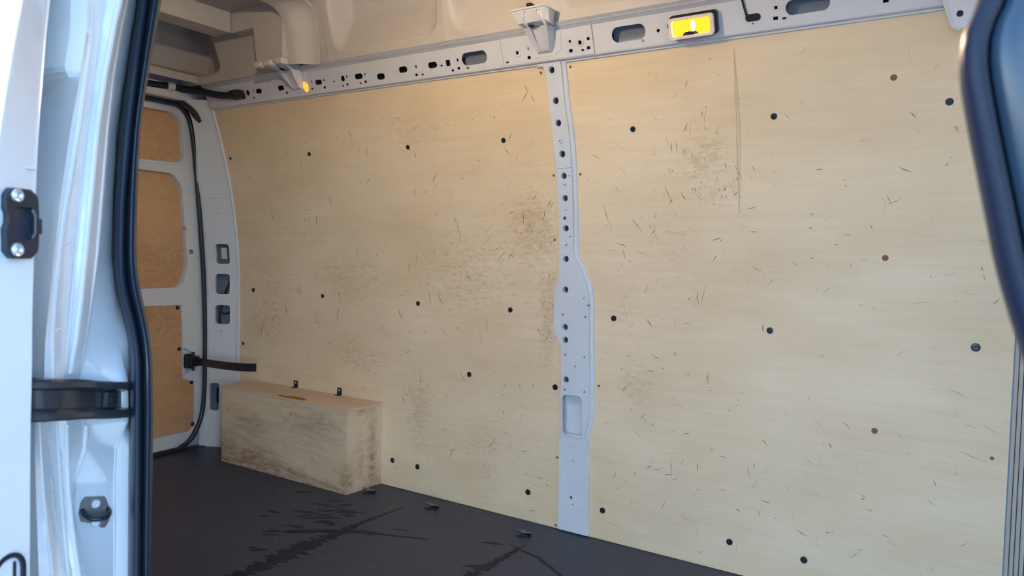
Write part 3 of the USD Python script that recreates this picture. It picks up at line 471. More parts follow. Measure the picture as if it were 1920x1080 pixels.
def plug(t, x, z, rad):
    t.part('plug', place(lathe([(rad, -0.002), (rad, 0.0016), (rad * 0.86, 0.0030), (rad * 0.55, 0.0034), (rad * 0.2, 0.0030)], 18), on_wall(x, z, -0.0), (1, 0, 0), (0, -1, -0.41 * max(0, z - 0.75))), 'black_plastic')
def screw(t, x, z):
    t.part('screw', place(lathe([(0.0048, -0.002), (0.0048, 0.0008), (0.003, 0.0012), (0.001, 0.0004)], 12), on_wall(x, z, 0.0), (1, 0, 0), (0, -1, -0.41 * max(0, z - 0.75))), 'brown_screw')
SCREWS = [(-1.326, 1.592), (-1.212, 1.598), (-1.318, 1.258), (-1.214, 1.258), (-1.328, 1.035), (-1.302, 0.257), (-1.299, 0.012), (0.0, 0.478), (-1.145, 0.534)]
pls = T('plywood_panel', 'worn pale plywood lining panel left of the perforated metal post', 'panel', (-2.2, 0, 0), 'plywood wall lining')
p = pls.part('board', slab(left, 0.0, 0.009, on_wall, 0.035), 'plywood')
primvar(p, 'dirt', lambda P: 0.22 + gauss(P, [(-2.95, 0.62, 0.18, 0.12, .7), (-2.85, 0.75, 0.12, 0.25, .55), (-1.42, 1.07, 0.12, 0.16, .9), (-1.36, 0.75, 0.05, 0.25, .85), (-2.3, 0.52, 0.2, 0.1, .6), (-1.95, 0.35, 0.08, 0.2, .75), (-1.7, 0.9, 0.3, 0.2, .6), (-2.05, 0.10, 0.1, 0.06, .5), (-2.35, 0.85, 0.35, 0.2, .5), (-1.6, 0.25, 0.3, 0.2, .45), (-1.9, 1.45, 0.3, 0.1, .4)]), pls.loc)
marks = [(-1.42, 1.10, 0.07, 0.09, 34, 0.035, 60, 40), (-1.50, 1.02, 0.12, 0.03, 16, 0.05, 30, 15), (-1.37, 0.80, 0.02, 0.12, 16, 0.03, 80, 20), (-2.88, 0.68, 0.10, 0.10, 26, 0.04, 40, 50), (-2.75, 0.88, 0.12, 0.1, 18, 0.045, 120, 25),
         (-1.85, 0.85, 0.22, 0.18, 34, 0.045, 110, 35), (-2.25, 0.62, 0.25, 0.10, 26, 0.05, 30, 50), (-1.75, 1.42, 0.35, 0.10, 26, 0.04, 110, 35), (-2.3, 1.2, 0.35, 0.2, 26, 0.04, 60, 60), (-1.6, 0.22, 0.25, 0.10, 36, 0.04, 15, 25), (-2.0, 0.36, 0.06, 0.12, 14, 0.03, 80, 30), (-1.5, 0.5, 0.12, 0.2, 18, 0.04, 120, 40), (-2.35, 0.95, 0.4, 0.3, 30, 0.05, 20, 60)]
pls.part('scuff_mark', sliver(strokes(marks, 11, 0.6), within=left), 'scuff', smooth=False, kind='stuff', label='dark scuffs on the left plywood panel')
pls.part('scuff_mark', sliver(strokes([(a, b, c * 1.6, d * 1.6, int(n * 0.8), l * 1.3, an, da) for a, b, c, d, n, l, an, da in marks], 12), -0.0005, left), 'scuff_pale', smooth=False, kind='stuff')
prs = T('plywood_panel', 'worn pale plywood lining panel right of the perforated metal post', 'panel', (-0.6, 0, 0), 'plywood wall lining')
p = prs.part('board', slab(right, 0.0, 0.009, on_wall, 0.035), 'plywood')
primvar(p, 'dirt', lambda P: 0.14 + gauss(P, [(-0.78, 1.30, 0.10, 0.10, .8), (-0.74, 1.18, 0.12, 0.06, .7), (-0.95, 1.32, 0.06, 0.12, .5), (-1.05, 0.78, 0.08, 0.15, .5), (-1.0, 0.55, 0.10, 0.12, .6), (-0.6, 1.0, 0.25, 0.2, .3), (-0.8, 0.15, 0.3, 0.1, .4), (-0.9, 1.05, 0.15, 0.1, .5), (-0.1, 0.42, 0.08, 0.06, .5)]), prs.loc)
marks = [(-0.82, 1.30, 0.05, 0.09, 30, 0.03, 100, 25), (-0.75, 1.20, 0.07, 0.04, 30, 0.025, 110, 30), (-0.80, 1.52, 0.06, 0.04, 12, 0.02, 90, 35), (-1.02, 1.05, 0.07, 0.14, 22, 0.05, 120, 30), (-0.95, 0.60, 0.10, 0.12, 26, 0.04, 35, 25), (-0.75, 1.02, 0.25, 0.06, 22, 0.035, 25, 50),
         (-0.45, 1.30, 0.15, 0.15, 14, 0.04, 150, 30), (-0.35, 1.15, 0.2, 0.12, 12, 0.035, 10, 40), (-0.3, 0.7, 0.2, 0.2, 18, 0.03, 60, 60), (-0.55, 0.3, 0.3, 0.12, 40, 0.03, 150, 35), (-0.2, 0.2, 0.15, 0.1, 18, 0.03, 160, 25), (-0.95, 0.25, 0.12, 0.12, 20, 0.05, 30, 30), (-0.1, 1.1, 0.1, 0.2, 12, 0.03, 5, 40), (-0.62, 0.75, 0.25, 0.2, 22, 0.05, 120, 60)]
prs.part('scuff_mark', sliver(strokes(marks, 21, 0.6), within=right), 'scuff', smooth=False, kind='stuff', label='dark scuffs on the right plywood panel')
prs.part('scuff_mark', sliver(strokes([(a, b, c * 1.6, d * 1.6, int(n * 0.8), l * 1.3, an, da) for a, b, c, d, n, l, an, da in marks], 22), -0.0005, right), 'scuff_pale', smooth=False, kind='stuff')
for x, z, rad in PLUGS: plug(pls if x < -1.25 else prs, x, z, rad)
for x, z in SCREWS: screw(pls if x < -1.25 else prs, x, z)
for x, z in ((-0.261, 1.469), (-0.272, 0.995), (-0.28, 0.508)):
    q = on_wall(x, z, 0.0); n = (0, -1, -0.41 * max(0, z - 0.75))
    k = prs.part('knot', place(lathe([(0.0085, -0.002), (0.0085, 0.0006), (0.0060, 0.0012), (0.0058, 0.0002)], 14), q, (1, 0, 0), n), 'scuff', label='sunken filler knot in the right panel')
    prs.part('filler', place(lathe([(0.0056, -0.002), (0.0054, 0.0007), (0.003, 0.0011)], 12), np.array(q) + (0.0006, 0, 0.0005), (1, 0, 0), n), 'rust', parent=k)
prs.part('joint_line', sliver([Polygon([(-0.678, 1.12), (-0.6775, 1.59), (-0.6752, 1.59), (-0.6757, 1.12)])], -0.0004), 'joint', smooth=False)
prs.part('torn_patch', sliver([Polygon([(-0.122, 1.335), (-0.104, 1.340), (-0.100, 1.347), (-0.112, 1.344), (-0.110, 1.318), (-0.116, 1.330)])]), 'scuff_pale', smooth=False)

# ------------------------------------------------------------------ upright metal post
ps = T('wall_post', 'pale grey steel post with a column of round holes between the plywood panels', 'post', (-1.25, 0, 0))
holes = Polygon()
for x, z, rad in POST_HOLES:
    h = sbox(x - rad, z - rad, x + rad, z + rad) if abs(rad - 0.005) < 1e-6 else Point(x, z).buffer(rad, quad_segs=6 if rad > 0.006 else 3)
    holes = holes.union(h)
win = rounded(Polygon([(-1.279, 0.490), (-1.203, 0.493), (-1.196, 0.354), (-1.203, 0.348), (-1.272, 0.350)]), 0.014)
sunk = rounded(Polygon([(-1.281, 0.312), (-1.192, 0.314), (-1.184, 0.097), (-1.279, 0.096)]), 0.006)
up = post.intersection(sbox(-2, 0.349, 0, 2)); low = post.intersection(sbox(-2, -0.1, 0, 0.352)).buffer(-0.001)
seamz = 1.278
inner = lambda g: g.difference(holes).difference(win)
pa, pb = up.intersection(sbox(-2, seamz, 0, 2)).buffer(-0.0015), up.intersection(sbox(-2, 0, 0, seamz))
narrow = lambda g: g.intersection(affinity.translate(g, -0.014, 0)).intersection(affinity.translate(g, 0.0035, 0))
ps.part('flange', slab(inner(up), -0.0055, 0.0, on_wall, 0.03), 'inner_paint')
ps.part('post_upper', slab(inner(narrow(pa)), -0.0135, -0.005, on_wall, 0.03), 'inner_paint')
ps.part('post_middle', slab(inner(narrow(pb)), -0.0155, -0.005, on_wall, 0.03), 'inner_paint')
ps.part('post_foot', slab(low.difference(holes).difference(sunk), -0.011, 0.0, on_wall, 0.05), 'white_paint')
ps.part('foot_plate', slab(sunk.buffer(0.001).difference(holes), -0.0075, 0.0, on_wall, 0.05), 'white_paint')
# right-hand flange: a rolled edge standing a little prouder
fr_ = [(x - 0.0035, z) for x, z in smooth_path(post_R[:-1], 4)]
ps.part('flange_bead', tube(np.column_stack(on_wall(np.array([q[0] for q in fr_]), np.array([q[1] for q in fr_]), np.full(len(fr_), -0.0055))), 0.0028, 8, up=(0, 1, 0)), 'inner_paint')
fl_ = [(x + 0.0025, z) for x, z in smooth_path(post_L[10:15], 4)]
ps.part('flange_bead', tube(np.column_stack(on_wall(np.array([q[0] for q in fl_]), np.array([q[1] for q in fl_]), np.full(len(fl_), -0.006))), 0.0024, 8, up=(0, 1, 0)), 'inner_paint')
rim = win.buffer(0.004).difference(win)
ps.part('window_rim', slab(rim, -0.0168, 0.004, on_wall, 0), 'inner_paint')
ps.part('backing', slab(post.buffer(-0.006), 0.016, 0.019, on_wall, 0.05), 'post_hole_shade')  # darkened sheet standing in for shade behind the holes
ps.part('window_back', slab(win.buffer(0.006), 0.0135, 0.0155, on_wall, 0.05), 'inner_paint', label='inner skin seen through the rectangular opening')
for x, z in ((-1.287, 0.772), (-1.197, 0.770), (-1.273, 0.631), (-1.196, 0.631), (-1.270, 0.508), (-1.192, 0.509), (-1.269, 1.223), (-1.273, 1.017), (-1.274, 1.369), (-1.275, 1.110), (-1.241, 0.296)):
    big_ = 0.0085
    ring = Point(x, z).buffer(big_, quad_segs=6).difference(holes)
    ps.part('boss', slab(ring, -0.0168 if z > 0.35 else -0.009, -0.008, on_wall, 0), 'inner_paint')

# ------------------------------------------------------------------ roof rail along the top of the plywood
def on_rail(u, v, o): return (u, wy(v) - 0.02 + o, v)
rl = T('roof_rail', 'long pale grey steel side rail full of slots above the plywood', 'rail', (-1.5, -0.18, 1.66))
RZ0, RZ1 = 1.622, 1.7035
cuts = Polygon()
for kind, x, z, w, h in RAIL_HOLES:
    if kind == 'q': g = sbox(x - w / 2, z - h / 2, x + w / 2, z + h / 2)
    elif kind == 's': g = rrect(x, z, w, h)
    elif kind == 'd': g = Polygon([(x - w / 2, z), (x, z - h / 2), (x + w / 2, z), (x, z + h / 2)])
    else: g = affinity.translate(affinity.scale(Point(0, 0).buffer(0.5, quad_segs=6), w, h), x, z)
    cuts = cuts.union(g)
for i, (x0, x1, o) in enumerate(((-3.10, -1.4565, 0.0), (-1.4555, -1.1085, -0.0015), (-1.1075, 0.09, 0.0))):
    face = sbox(x0, RZ0, x1, RZ1).difference(cuts)
    f = rl.part('rail_section', slab(face, o, o + 0.002, on_rail, 0.06), 'inner_paint', smooth=30)
    # rolled upper slope, underside, lip on the plywood
    prof = [(wy(RZ1) - 0.02 + o, RZ1), (wy(1.712) - 0.030, 1.712), (wy(1.722) - 0.040, 1.7215)]
    g = np.array([[(x, a, b) for a, b in prof] for x in (x0, x1)])
    rl.part('upper_flange', sheet(g, 0.003, (0, 0.9, 0.3)), 'inner_paint', smooth=20)
    prof = [(wy(RZ0) - 0.02 + o, RZ0), (wy(1.619) - 0.0185, 1.6185), (wy(1.618) - 0.006, 1.6172), (wy(1.618) - 0.005, 1.6125), (wy(1.61) - 0.0, 1.612)]
    g = np.array([[(x, a, b) for a, b in prof] for x in (x0, x1)])
    rl.part('lower_flange', sheet(g, 0.003, (0, 0.4, 0.9)), 'inner_paint', smooth=20)
slots = Polygon()
for kind, x, z, w, h in RAIL_HOLES:
    if w > 0.10: slots = slots.union(rrect(x, z, w * 1.12, h * 1.5))
rl.part('backing', slab(sbox(-3.1, 1.615, 0.09, 1.712).difference(slots), 0.028, 0.031, on_rail, 0.1), 'gap_shade', smooth=False)  # near-black sheet, stands for the shade behind the small holes
for kind, x, z, w, h in RAIL_HOLES:
    if w > 0.10:
        th = np.linspace(-1, 1, 9); g = np.array([[(x + sx * (w / 2 + 0.015), float(on_rail(0, z + t * h * 0.72, 0.030 - 0.010 * t * t)[1]), z + t * h * 0.72) for t in th] for sx in (-1, 1)])
        rl.part('slot_backing', sheet(g, 0.002, (0, 1, 0)), 'cavity_shade', label='curved inner skin seen through a long slot')
for x, z in ((-1.393, 1.656), (-1.155, 1.658)):
    rl.part('boss', slab(Point(x, z).buffer(0.0125).difference(cuts), -0.0035, -0.0005, on_rail, 0), 'inner_paint')
for x in (-1.4545, -1.1095):
    rl.part('joint_bead', tube([on_rail(x, z, -0.002) for z in np.linspace(RZ0, RZ1, 5)], 0.0013, 6), 'sealant')
hk = T('bent_hook', 'thin black bent hook hanging in a rail slot right of the lit lamp', 'hook', (-0.63, -0.2, 1.66))
hk.part('hook_rod', tube([on_rail(*q, -0.004) for q in [(-0.640, 1.712), (-0.634, 1.685), (-0.628, 1.660)]], 0.003, 8, up=(0, 1, 0)), 'black_plastic')
hk.part('hook_toe', slab(rrect(-0.612, 1.655, 0.041, 0.0175), -0.003, 0.004, on_rail, 0), 'black_plastic')

# ------------------------------------------------------------------ pressed roof brackets
def roof_bracket(x, label):
    t = T('roof_bracket', label, 'bracket', (x, -0.2, 1.70), 'pressed steel roof brackets on the rail')
    yf = lambda z: float(wy(z)) - 0.022
    def hull(p): return Manifold.hull_points(np.array(p, float))
    cup = hull([(x - 0.050, yf(1.71), 1.714), (x + 0.050, yf(1.71), 1.714), (x - 0.044, yf(1.71) - 0.048, 1.709), (x + 0.044, yf(1.71) - 0.048, 1.709), (x - 0.027, yf(1.64), 1.641), (x + 0.027, yf(1.64), 1.641), (x - 0.024, yf(1.645) - 0.012, 1.646), (x + 0.024, yf(1.645) - 0.012, 1.646)])
    groove = hull([(x - 0.024, yf(1.71) - 0.040, 1.72), (x + 0.020, yf(1.71) - 0.040, 1.72), (x - 0.026, yf(1.71) - 0.080, 1.72), (x + 0.022, yf(1.71) - 0.080, 1.72), (x - 0.010, yf(1.64) - 0.006, 1.63), (x + 0.008, yf(1.64) - 0.006, 1.63), (x - 0.012, yf(1.64) - 0.05, 1.63), (x + 0.010, yf(1.64) - 0.05, 1.63)])
    cp_ = t.part('cup', cup - groove, 'inner_paint', smooth=20)
    t.part('base_plate', slab(rounded(Polygon([(x - 0.066, 1.702), (x + 0.066, 1.702), (x + 0.060, 1.650), (x + 0.036, 1.632), (x - 0.036, 1.632), (x - 0.060, 1.650)]), 0.008), -0.003, 0.0, on_rail, 0), 'inner_paint')
    head = hull([(x - 0.060, -0.236, 1.757), (x + 0.060, -0.236, 1.757), (x - 0.060, -0.298, 1.757), (x + 0.060, -0.298, 1.757), (x - 0.060, -0.302, 1.748), (x + 0.060, -0.302, 1.748), (x - 0.048, -0.284, 1.716), (x + 0.056, -0.284, 1.716), (x - 0.048, -0.236, 1.712), (x + 0.056, -0.236, 1.712)])
    for gx in (-0.012, 0.034): head = head - hull([(x + gx - 0.004, -0.289, 1.70), (x + gx + 0.004, -0.289, 1.70), (x + gx - 0.006, -0.33, 1.70), (x + gx + 0.006, -0.33, 1.70), (x + gx - 0.004, -0.296, 1.746), (x + gx + 0.004, -0.296, 1.746), (x + gx - 0.006, -0.33, 1.746), (x + gx + 0.006, -0.33, 1.746)])
    hd_ = t.part('head_plate', head, 'inner_paint', smooth=20)
    t.part('head_flange', bx(x - 0.064, x + 0.064, -0.306, -0.236, 1.752, 1.759, 0.003), 'inner_paint', parent=hd_)
    for s_ in (-0.024, 0.044): t.part('ridge', tube(smooth_path([(x + s_, -0.296, 1.742), (x + s_ * 0.98, -0.288, 1.720), (x + s_ * 0.92, yf(1.71) - 0.046, 1.708), (x + s_ * 0.78, yf(1.68) - 0.034, 1.68), (x + s_ * 0.5, yf(1.645) - 0.012, 1.648)], 4), 0.0045, 8, up=(1, 0, 0)), 'inner_paint', parent=cp_)
    t.part('lock_tab', bx(x - 0.008, x + 0.010, -0.300, -0.262, 1.758, 1.772, 0.002), 'black_plastic', label='black clip on top of the bracket')
    t.part('bolt_hole', place(lathe([(0.010, 0), (0.010, 0.001), (0.006, 0.001)], 14), (x - 0.01, -0.262, 1.7115), (1, 0, 0), (0, 0, -1)), 'gap_shade', parent=hd_)
    t.part('drain_slot', bx(x - 0.003, x + 0.003, yf(1.66) - 0.006, yf(1.66), 1.652, 1.668), 'gap_shade', smooth=False)
roof_bracket(-1.285, 'pressed grey roof bracket above the perforated post')
roof_bracket(-2.485, 'pressed grey roof bracket with an amber glow beside it, near the rear')

# ------------------------------------------------------------------ lamps and an added amber glow
def interior_lamp(label, O, U, tilt):
    lp = T('interior_lamp', label, 'lamp', O, 'amber load space lamps')
    def layer(g, d0, d1): return place(Manifold.extrude(cross(g), d1 - d0).translate((0, 0, d0)), O, U, tilt)
    lp.part('housing', layer(rrect(0.004, 0.004, 0.140, 0.066, 0.010), -0.002, 0.016), 'black_plastic')
    lp.part('lens_frame', layer(rrect(0, 0, 0.134, 0.060, 0.011).difference(rrect(0, 0, 0.114, 0.044, 0.008)), 0.014, 0.028), 'cream_frame')
    lens = rrect(0, 0, 0.113, 0.043, 0.008).difference(affinity.translate(affinity.scale(Point(0, 0).buffer(0.5), 0.050, 0.022), -0.004, -0.0215))
    ln_ = lp.part('lens', layer(lens, 0.018, 0.024), 'lamp_lens', label='glowing amber lens')
    lp.part('bulb', place(raw(Manifold.sphere(0.008, 16).scale((0.8, 1.9, 0.45))), O + tilt * 0.0235 + U * 0.006 + np.array([0, 0, 0.003]), U, tilt), 'lamp_bulb', parent=ln_)
    lp.part('switch', layer(rrect(-0.004, -0.015, 0.024, 0.006, 0.002), 0.016, 0.030), 'black_plastic', label='small rocker switch under the lens')
cz = 1.657
tilt = np.array([0.0, -1.0, -0.41 * (cz - 0.75)]); tilt /= np.linalg.norm(tilt)
interior_lamp('lit amber interior lamp in a black housing on the roof rail', np.array(on_rail(-0.782, cz, 0.0), float), np.array([1.0, 0, 0]), tilt)
# added unseen twin on the header, warms the far wall and headliner
interior_lamp('added unseen amber lamp on the header, lighting the far wall and headliner', np.array([-1.35, -1.285, 1.86]), np.array([-1.0, 0, 0]), np.array([0.0, 1.0, 0.0]))
al = T('amber_glow_spot', 'added glowing amber spot imitating the glow beside the rear roof bracket', 'lamp', (-2.43, -0.2, 1.66))
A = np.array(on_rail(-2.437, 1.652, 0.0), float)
al.part('lens', place(raw(Manifold.sphere(1.0, 24).scale((0.016, 0.024, 0.006))), A, (1, 0, 0), tilt), 'amber_glow')  # added glowing blob, imitates the amber reflection on the rail

# ------------------------------------------------------------------ hose, clips
ho = T('wiring_hose', 'thick black wiring hose running along the rear beam into the rail', 'hose', (-3.1, -0.2, 1.68))
hp = smooth_path([(-3.195, -0.75, 1.697), (-3.195, -0.43, 1.696), (-3.19, -0.318, 1.703), (-3.185, -0.262, 1.701), (-3.10, -0.225, 1.690), (-3.03, -0.212, 1.673), (-2.95, -0.205, 1.660), (-2.885, -0.202, 1.657)], 8)
hs_ = ho.part('hose', tube(hp, 0.0155, 12), 'black_hose')
ho.part('grommet', slab(rrect(-2.868, 1.656, 0.082, 0.036, 0.010), -0.024, 0.002, on_rail, 0), 'black_rubber', label='square rubber grommet at the hose end')
ho.part('clamp', tube([(-3.192, -0.332, 1.702), (-3.19, -0.300, 1.703)], 0.0215, 14), 'clip_plastic', parent=hs_, label='pale hose clamp')
for k, (x, lab) in enumerate(((-2.56, 'small beige clip under the roof column, leftmost of three'), (-2.50, 'small beige clip under the roof column, middle of three'), (-2.432, 'small beige clip under the roof column, behind the bracket'))):
    t = T('panel_clip', lab, 'clip', (x, -0.31, 1.72), 'clips under the roof column')
    cb_ = t.part('clip_body', bx(x - 0.020, x + 0.018, -0.333, -0.296, 1.712, 1.735, 0.004), 'clip_plastic')
    t.part('clip_pin', tube([(x - 0.028, -0.318, 1.723), (x - 0.018, -0.318, 1.723)], 0.008, 10), 'clip_plastic', parent=cb_)

# ------------------------------------------------------------------ wheel-arch box and small things by it
wb = T('wheel_arch_box', 'stained plywood box over the wheel arch on the floor', 'box', (-2.55, -0.1, 0))
X0, X1, YF, H = -2.955, -2.150, -0.198, 0.346
def dense(mesh, l=0.02): return raw(mesh.refine_to_length(l))
for prim_name, m, mt, fn in (('end_panel', bx(X1 - 0.012, X1, YF + 0.0006, -0.0015, 0.001, H - 0.0125), 'box_plywood', lambda P: 0.25 + gauss(P, [(-0.055, 0.12, 0.025, 0.16, .85), (-0.19, 0.04, 0.03, 0.08, .7), (-0.12, 0.10, 0.02, 0.12, .4), (-0.09, 0.33, 0.05, 0.02, .6), (-0.03, 0.02, 0.08, 0.02, .6)], (1, 2))),
                             ('side_panel', bx(X0, X0 + 0.012, YF + 0.0125, -0.0015, 0.001, H - 0.0125), 'box_plywood', lambda P: 0.3 + 0 * P[:, 0]),
                             ('lid', bx(X0 - 0.002, X1 + 0.001, YF - 0.001, -0.0015, H - 0.012, H), 'box_lid', lambda P: 0.3 + gauss(P, [(-2.7, -0.1, 0.2, 0.1, .4)], (0, 1)))):
    q = wb.part(prim_name, dense(m), mt, smooth=False); primvar(q, 'dirt', fn, wb.loc)
q = wb.part('front_panel', dense(bx(X0, X1 - 0.0125, YF, YF + 0.012, 0.001, H - 0.0125)), 'box_plywood', smooth=False)
primvar(q, 'dirt', lambda P: 0.30 + np.maximum.reduce([1.0 * sstep(0.22 - 0.16 * sstep(-2.93, -2.25, P[:, 0]), 0.0, P[:, 2]), 0.75 * np.exp(-((P[:, 0] + 2.165) / 0.03) ** 2) * sstep(0.16, 0.0, P[:, 2]), gauss(P, [(-2.35, 0.26, 0.15, 0.06, .45), (-2.75, 0.2, 0.12, 0.05, .5)])]), wb.loc)
stain = rounded(Polygon([(-2.62, -0.175), (-2.55, -0.192), (-2.44, -0.188), (-2.41, -0.175), (-2.46, -0.150), (-2.52, -0.150), (-2.55, -0.162)]), 0.006)
wb.part('stain', flat([stain], H - 0.001, H + 0.0006), 'rust', smooth=False, label='rusty brown stain on the lid')
rr_ = random.Random(31); sc = []
for k in range(70):
    x, z = rr_.uniform(X0 + 0.03, X1 - 0.04), rr_.uniform(0.03, 0.32); a = math.radians(rr_.choice([0, 5, -30, 60, 100]) + rr_.gauss(0, 10)); l, w = rr_.uniform(0.008, 0.05), rr_.uniform(0.0006, 0.0016)
    d, n = np.array([math.cos(a), math.sin(a)]), np.array([-math.sin(a), math.cos(a)]); c = np.array([x, z])
    c4 = np.array([c - d * l / 2, c - n * w, c + d * l / 2, c + n * w])
    V4 = np.vstack([np.column_stack([c4[:, 0], np.full(4, YF - 0.0004), c4[:, 1]]), np.column_stack([c4[:, 0], np.full(4, YF + 0.001), c4[:, 1]])])
    sc.append((V4, np.array([(0, 1, 2), (0, 2, 3), (0, 4, 5), (0, 5, 1), (1, 5, 6), (1, 6, 2), (2, 6, 7), (2, 7, 3), (3, 7, 4), (3, 4, 0)])))
wb.part('scuff_mark', sc[:18], 'scuff', smooth=False, kind='stuff'); wb.part('scuff_mark', sc[18:], 'scuff_pale', smooth=False, kind='stuff')
for x, lab in ((-2.687, 'small black angle bracket above the box, left one'), (-2.404, 'small black angle bracket above the box, right one')):
    t = T('angle_bracket', lab, 'bracket', (x, 0, H), 'angle brackets on the box lid')
    lg_ = t.part('leg', bx(x - 0.013, x + 0.013, -0.0025, 0.0, H - 0.0, H + 0.032), 'black_plastic', smooth=False)
    t.part('leg', bx(x - 0.013, x + 0.013, -0.020, 0.0, H + 0.0002, H + 0.0026), 'black_plastic', smooth=False)
    t.part('screw', place(lathe([(0.0055, 0), (0.0055, 0.001), (0.003, 0.002)], 12), (x, -0.0025, H + 0.021), (1, 0, 0), (0, -1, 0)), 'zinc', parent=lg_, label='bright screw head')
sb = T('rubber_strap', 'black rubber strap hanging between box and corner pillar', 'strap', (-3.02, -0.10, 0.0))
sb.part('strap', tube([(-3.00, -0.115, 0.0), (-3.005, -0.112, 0.06), (-3.01, -0.112, 0.12), (-3.01, -0.110, 0.145)], 0.008, 8, flat=0.5), 'black_rubber')
sb.part('loop', tube(smooth_path([(-3.01, -0.112, 0.14), (-3.02, -0.118, 0.155), (-3.02, -0.112, 0.172), (-3.01, -0.106, 0.160), (-3.01, -0.110, 0.142)], 4), 0.005, 8, up=(1, 0, 0)), 'black_rubber')

for (x, y), lab in (((-2.106, -0.113), 'black tie-down ring on the floor at the foot of the box'), ((-1.790, -0.097), 'black tie-down ring on the floor between box and post'), ((-1.356, -0.121), 'black tie-down ring on the floor by the metal post')):
    t = T('tie_down_ring', lab, 'tie-down', (x, y, 0), 'lashing rings along the wall')
    t.part('cup', place(lathe([(0.030, 0.0), (0.030, 0.002), (0.026, 0.0035), (0.020, 0.001)], 22), (x, y, 0.0), (1, 0, 0), (0, 0, 1)), 'black_plastic')
    a = np.linspace(0, 2 * math.pi, 21)
    t.part('ring', tube(np.column_stack([x + 0.024 * np.cos(a), y + 0.020 * np.sin(a) - 0.004, 0.007 + 0.006 * (1 - np.sin(a))]), 0.0035, 8), 'striker_steel', label='hinged steel ring')
    t.part('hinge_bar', tube([(x - 0.014, y + 0.017, 0.006), (x + 0.014, y + 0.017, 0.006)], 0.004, 8), 'black_plastic')

# ------------------------------------------------------------------ door check strap at the rear door
ck = T('door_check_strap', 'black bent steel check strap reaching from the rear door past the pillar', 'strap', (-3.22, -0.18, 0.43))
def bar(path, h, th):
    p, t_ = frames(path); out = []
    for q, d in zip(p, t_):
        n = np.array([-d[1], d[0], 0]); n /= np.linalg.norm(n); z = np.array([0, 0, 1.0])
        out.append([q + n * a * th / 2 + z * b * h / 2 for a, b in ((-1, -1), (1, -1), (1, 1), (-1, 1))])
    return grid_solid(np.array(out))
sp_ = smooth_path([(-3.225, -0.152, 0.430), (-3.10, -0.170, 0.434), (-2.95, -0.184, 0.439), (-2.86, -0.182, 0.442), (-2.805, -0.170, 0.444), (-2.775, -0.150, 0.445)], 6)
ck.part('strap_bar', bar(sp_, 0.036, 0.007), 'black_plastic', smooth=40)
ck.part('strap_tip', bar([sp_[-1] * 0.97 + sp_[-2] * 0.03, sp_[-1] + (sp_[-1] - sp_[-2]) * 0.35], 0.0365, 0.0075), 'zinc', smooth=False, label='bare metal tip of the strap')
db_ = ck.part('door_bracket', [bx(-3.262, -3.235, -0.192, -0.160, 0.395, 0.465, 0.006), bx(-3.25, -3.215, -0.185, -0.135, 0.405, 0.455, 0.006)], 'black_plastic')
ck.part('pivot_pin', tube([(-3.225, -0.165, 0.385), (-3.225, -0.165, 0.475)], 0.007, 10, up=(1, 0, 0)), 'black_plastic', parent=db_)

# ------------------------------------------------------------------ door pillar (jamb) at the left, with its seal and fittings
jp = T('door_pillar', 'glossy white ribbed door pillar at the left of the opening', 'pillar', (-1.05, -1.75, -0.3))
J = np.array(JAMB, float)
for c in (1, 2, 3, 4):                         # even out the measured lines: the pressings run in smooth sweeps
    for sel, dg in ((J[:, c, 2] > 0.755, 3), (J[:, c, 2] <= 0.755, 2)):
        if c == 4 and dg == 2: continue
        J[sel, c, 0] = np.polyval(np.polyfit(J[sel, c, 2], J[sel, c, 0], dg), J[sel, c, 2])
topd = J[0] - J[4]; J = np.vstack([(J[0] + topd * (1.9 - J[0, 3, 2]) / topd[3, 2])[None], J, (J[-1] + (J[-1] - J[-6]) * 0 + np.array([0, 0, -0.85]))[None]])
cols = []
for k in range(J.shape[1] - 1):                # rounded creases: two extra points beside every ridge line
    dent = {1: 0.0045, 3: 0.0055}.get(k, 0.0)
    for t in ((0.0, 0.12, 0.22, 0.5, 0.78, 0.88) if k else (0.0, 0.5, 0.88)):
        p = J[:, k] * (1 - t) + J[:, k + 1] * t
        cols.append(p + np.array([-0.7, 0.7, 0]) * (dent if 0.2 < t < 0.8 else 0.0))
cols.append(J[:, -1]); JJ = np.stack(cols, 1)
rows = []
for k in range(len(JJ) - 1):
    n = 6 if 0 < k < len(JJ) - 2 else 4
    for t in np.arange(n) / n: rows.append(JJ[k] * (1 - t) + JJ[k + 1] * t)
rows.append(JJ[-1]); JJ = np.array(rows)
jp.part('pillar_skin', sheet(JJ, 0.004, (-0.7, 0.7, 0)), 'white_paint', smooth=24)
def jamb_at(k, z):                              # point on ridge line k at height z
    c = J[:, k]; o = np.argsort(c[:, 2]); return np.array([np.interp(z, c[o, 2], c[o, i]) for i in range(3)])
sr = random.Random(5)
def bead(k0, f, z0, z1, rad, wob):
    zz_ = np.arange(z0, z1, 0.006); p = np.array([jamb_at(k0, z) * (1 - f) + jamb_at(k0 + 1, z) * f for z in zz_])
    p[:, 0] += 0.001; p[:, 1] -= 0.001; p += np.array([[sr.uniform(-wob, wob), sr.uniform(-wob, wob), 0] for _ in zz_]); return tube(p, rad, 7, up=(0, 1, 0))
jp.part('sealant_bead', bead(1, 0.55, 0.60, 0.67, 0.0011, 0.0012), 'sealant', label='wavy bead of dried sealant')
jp.part('sealant_bead', bead(2, 0.3, 0.50, 0.70, 0.0010, 0.0006), 'sealant')
jp.part('seam_bead', bead(0, 0.9, 0.80, 1.20, 0.0013, 0.0005), 'white_paint')
def ridge_line(k, z0, z1, rad, off=0.0):
    zz_ = np.linspace(z0, z1, 70); p = np.array([jamb_at(k, z) for z in zz_]) + np.array([off, -off, 0]); jp.part('ridge', tube(p, rad, 9, up=(0, 1, 0)), 'white_paint')
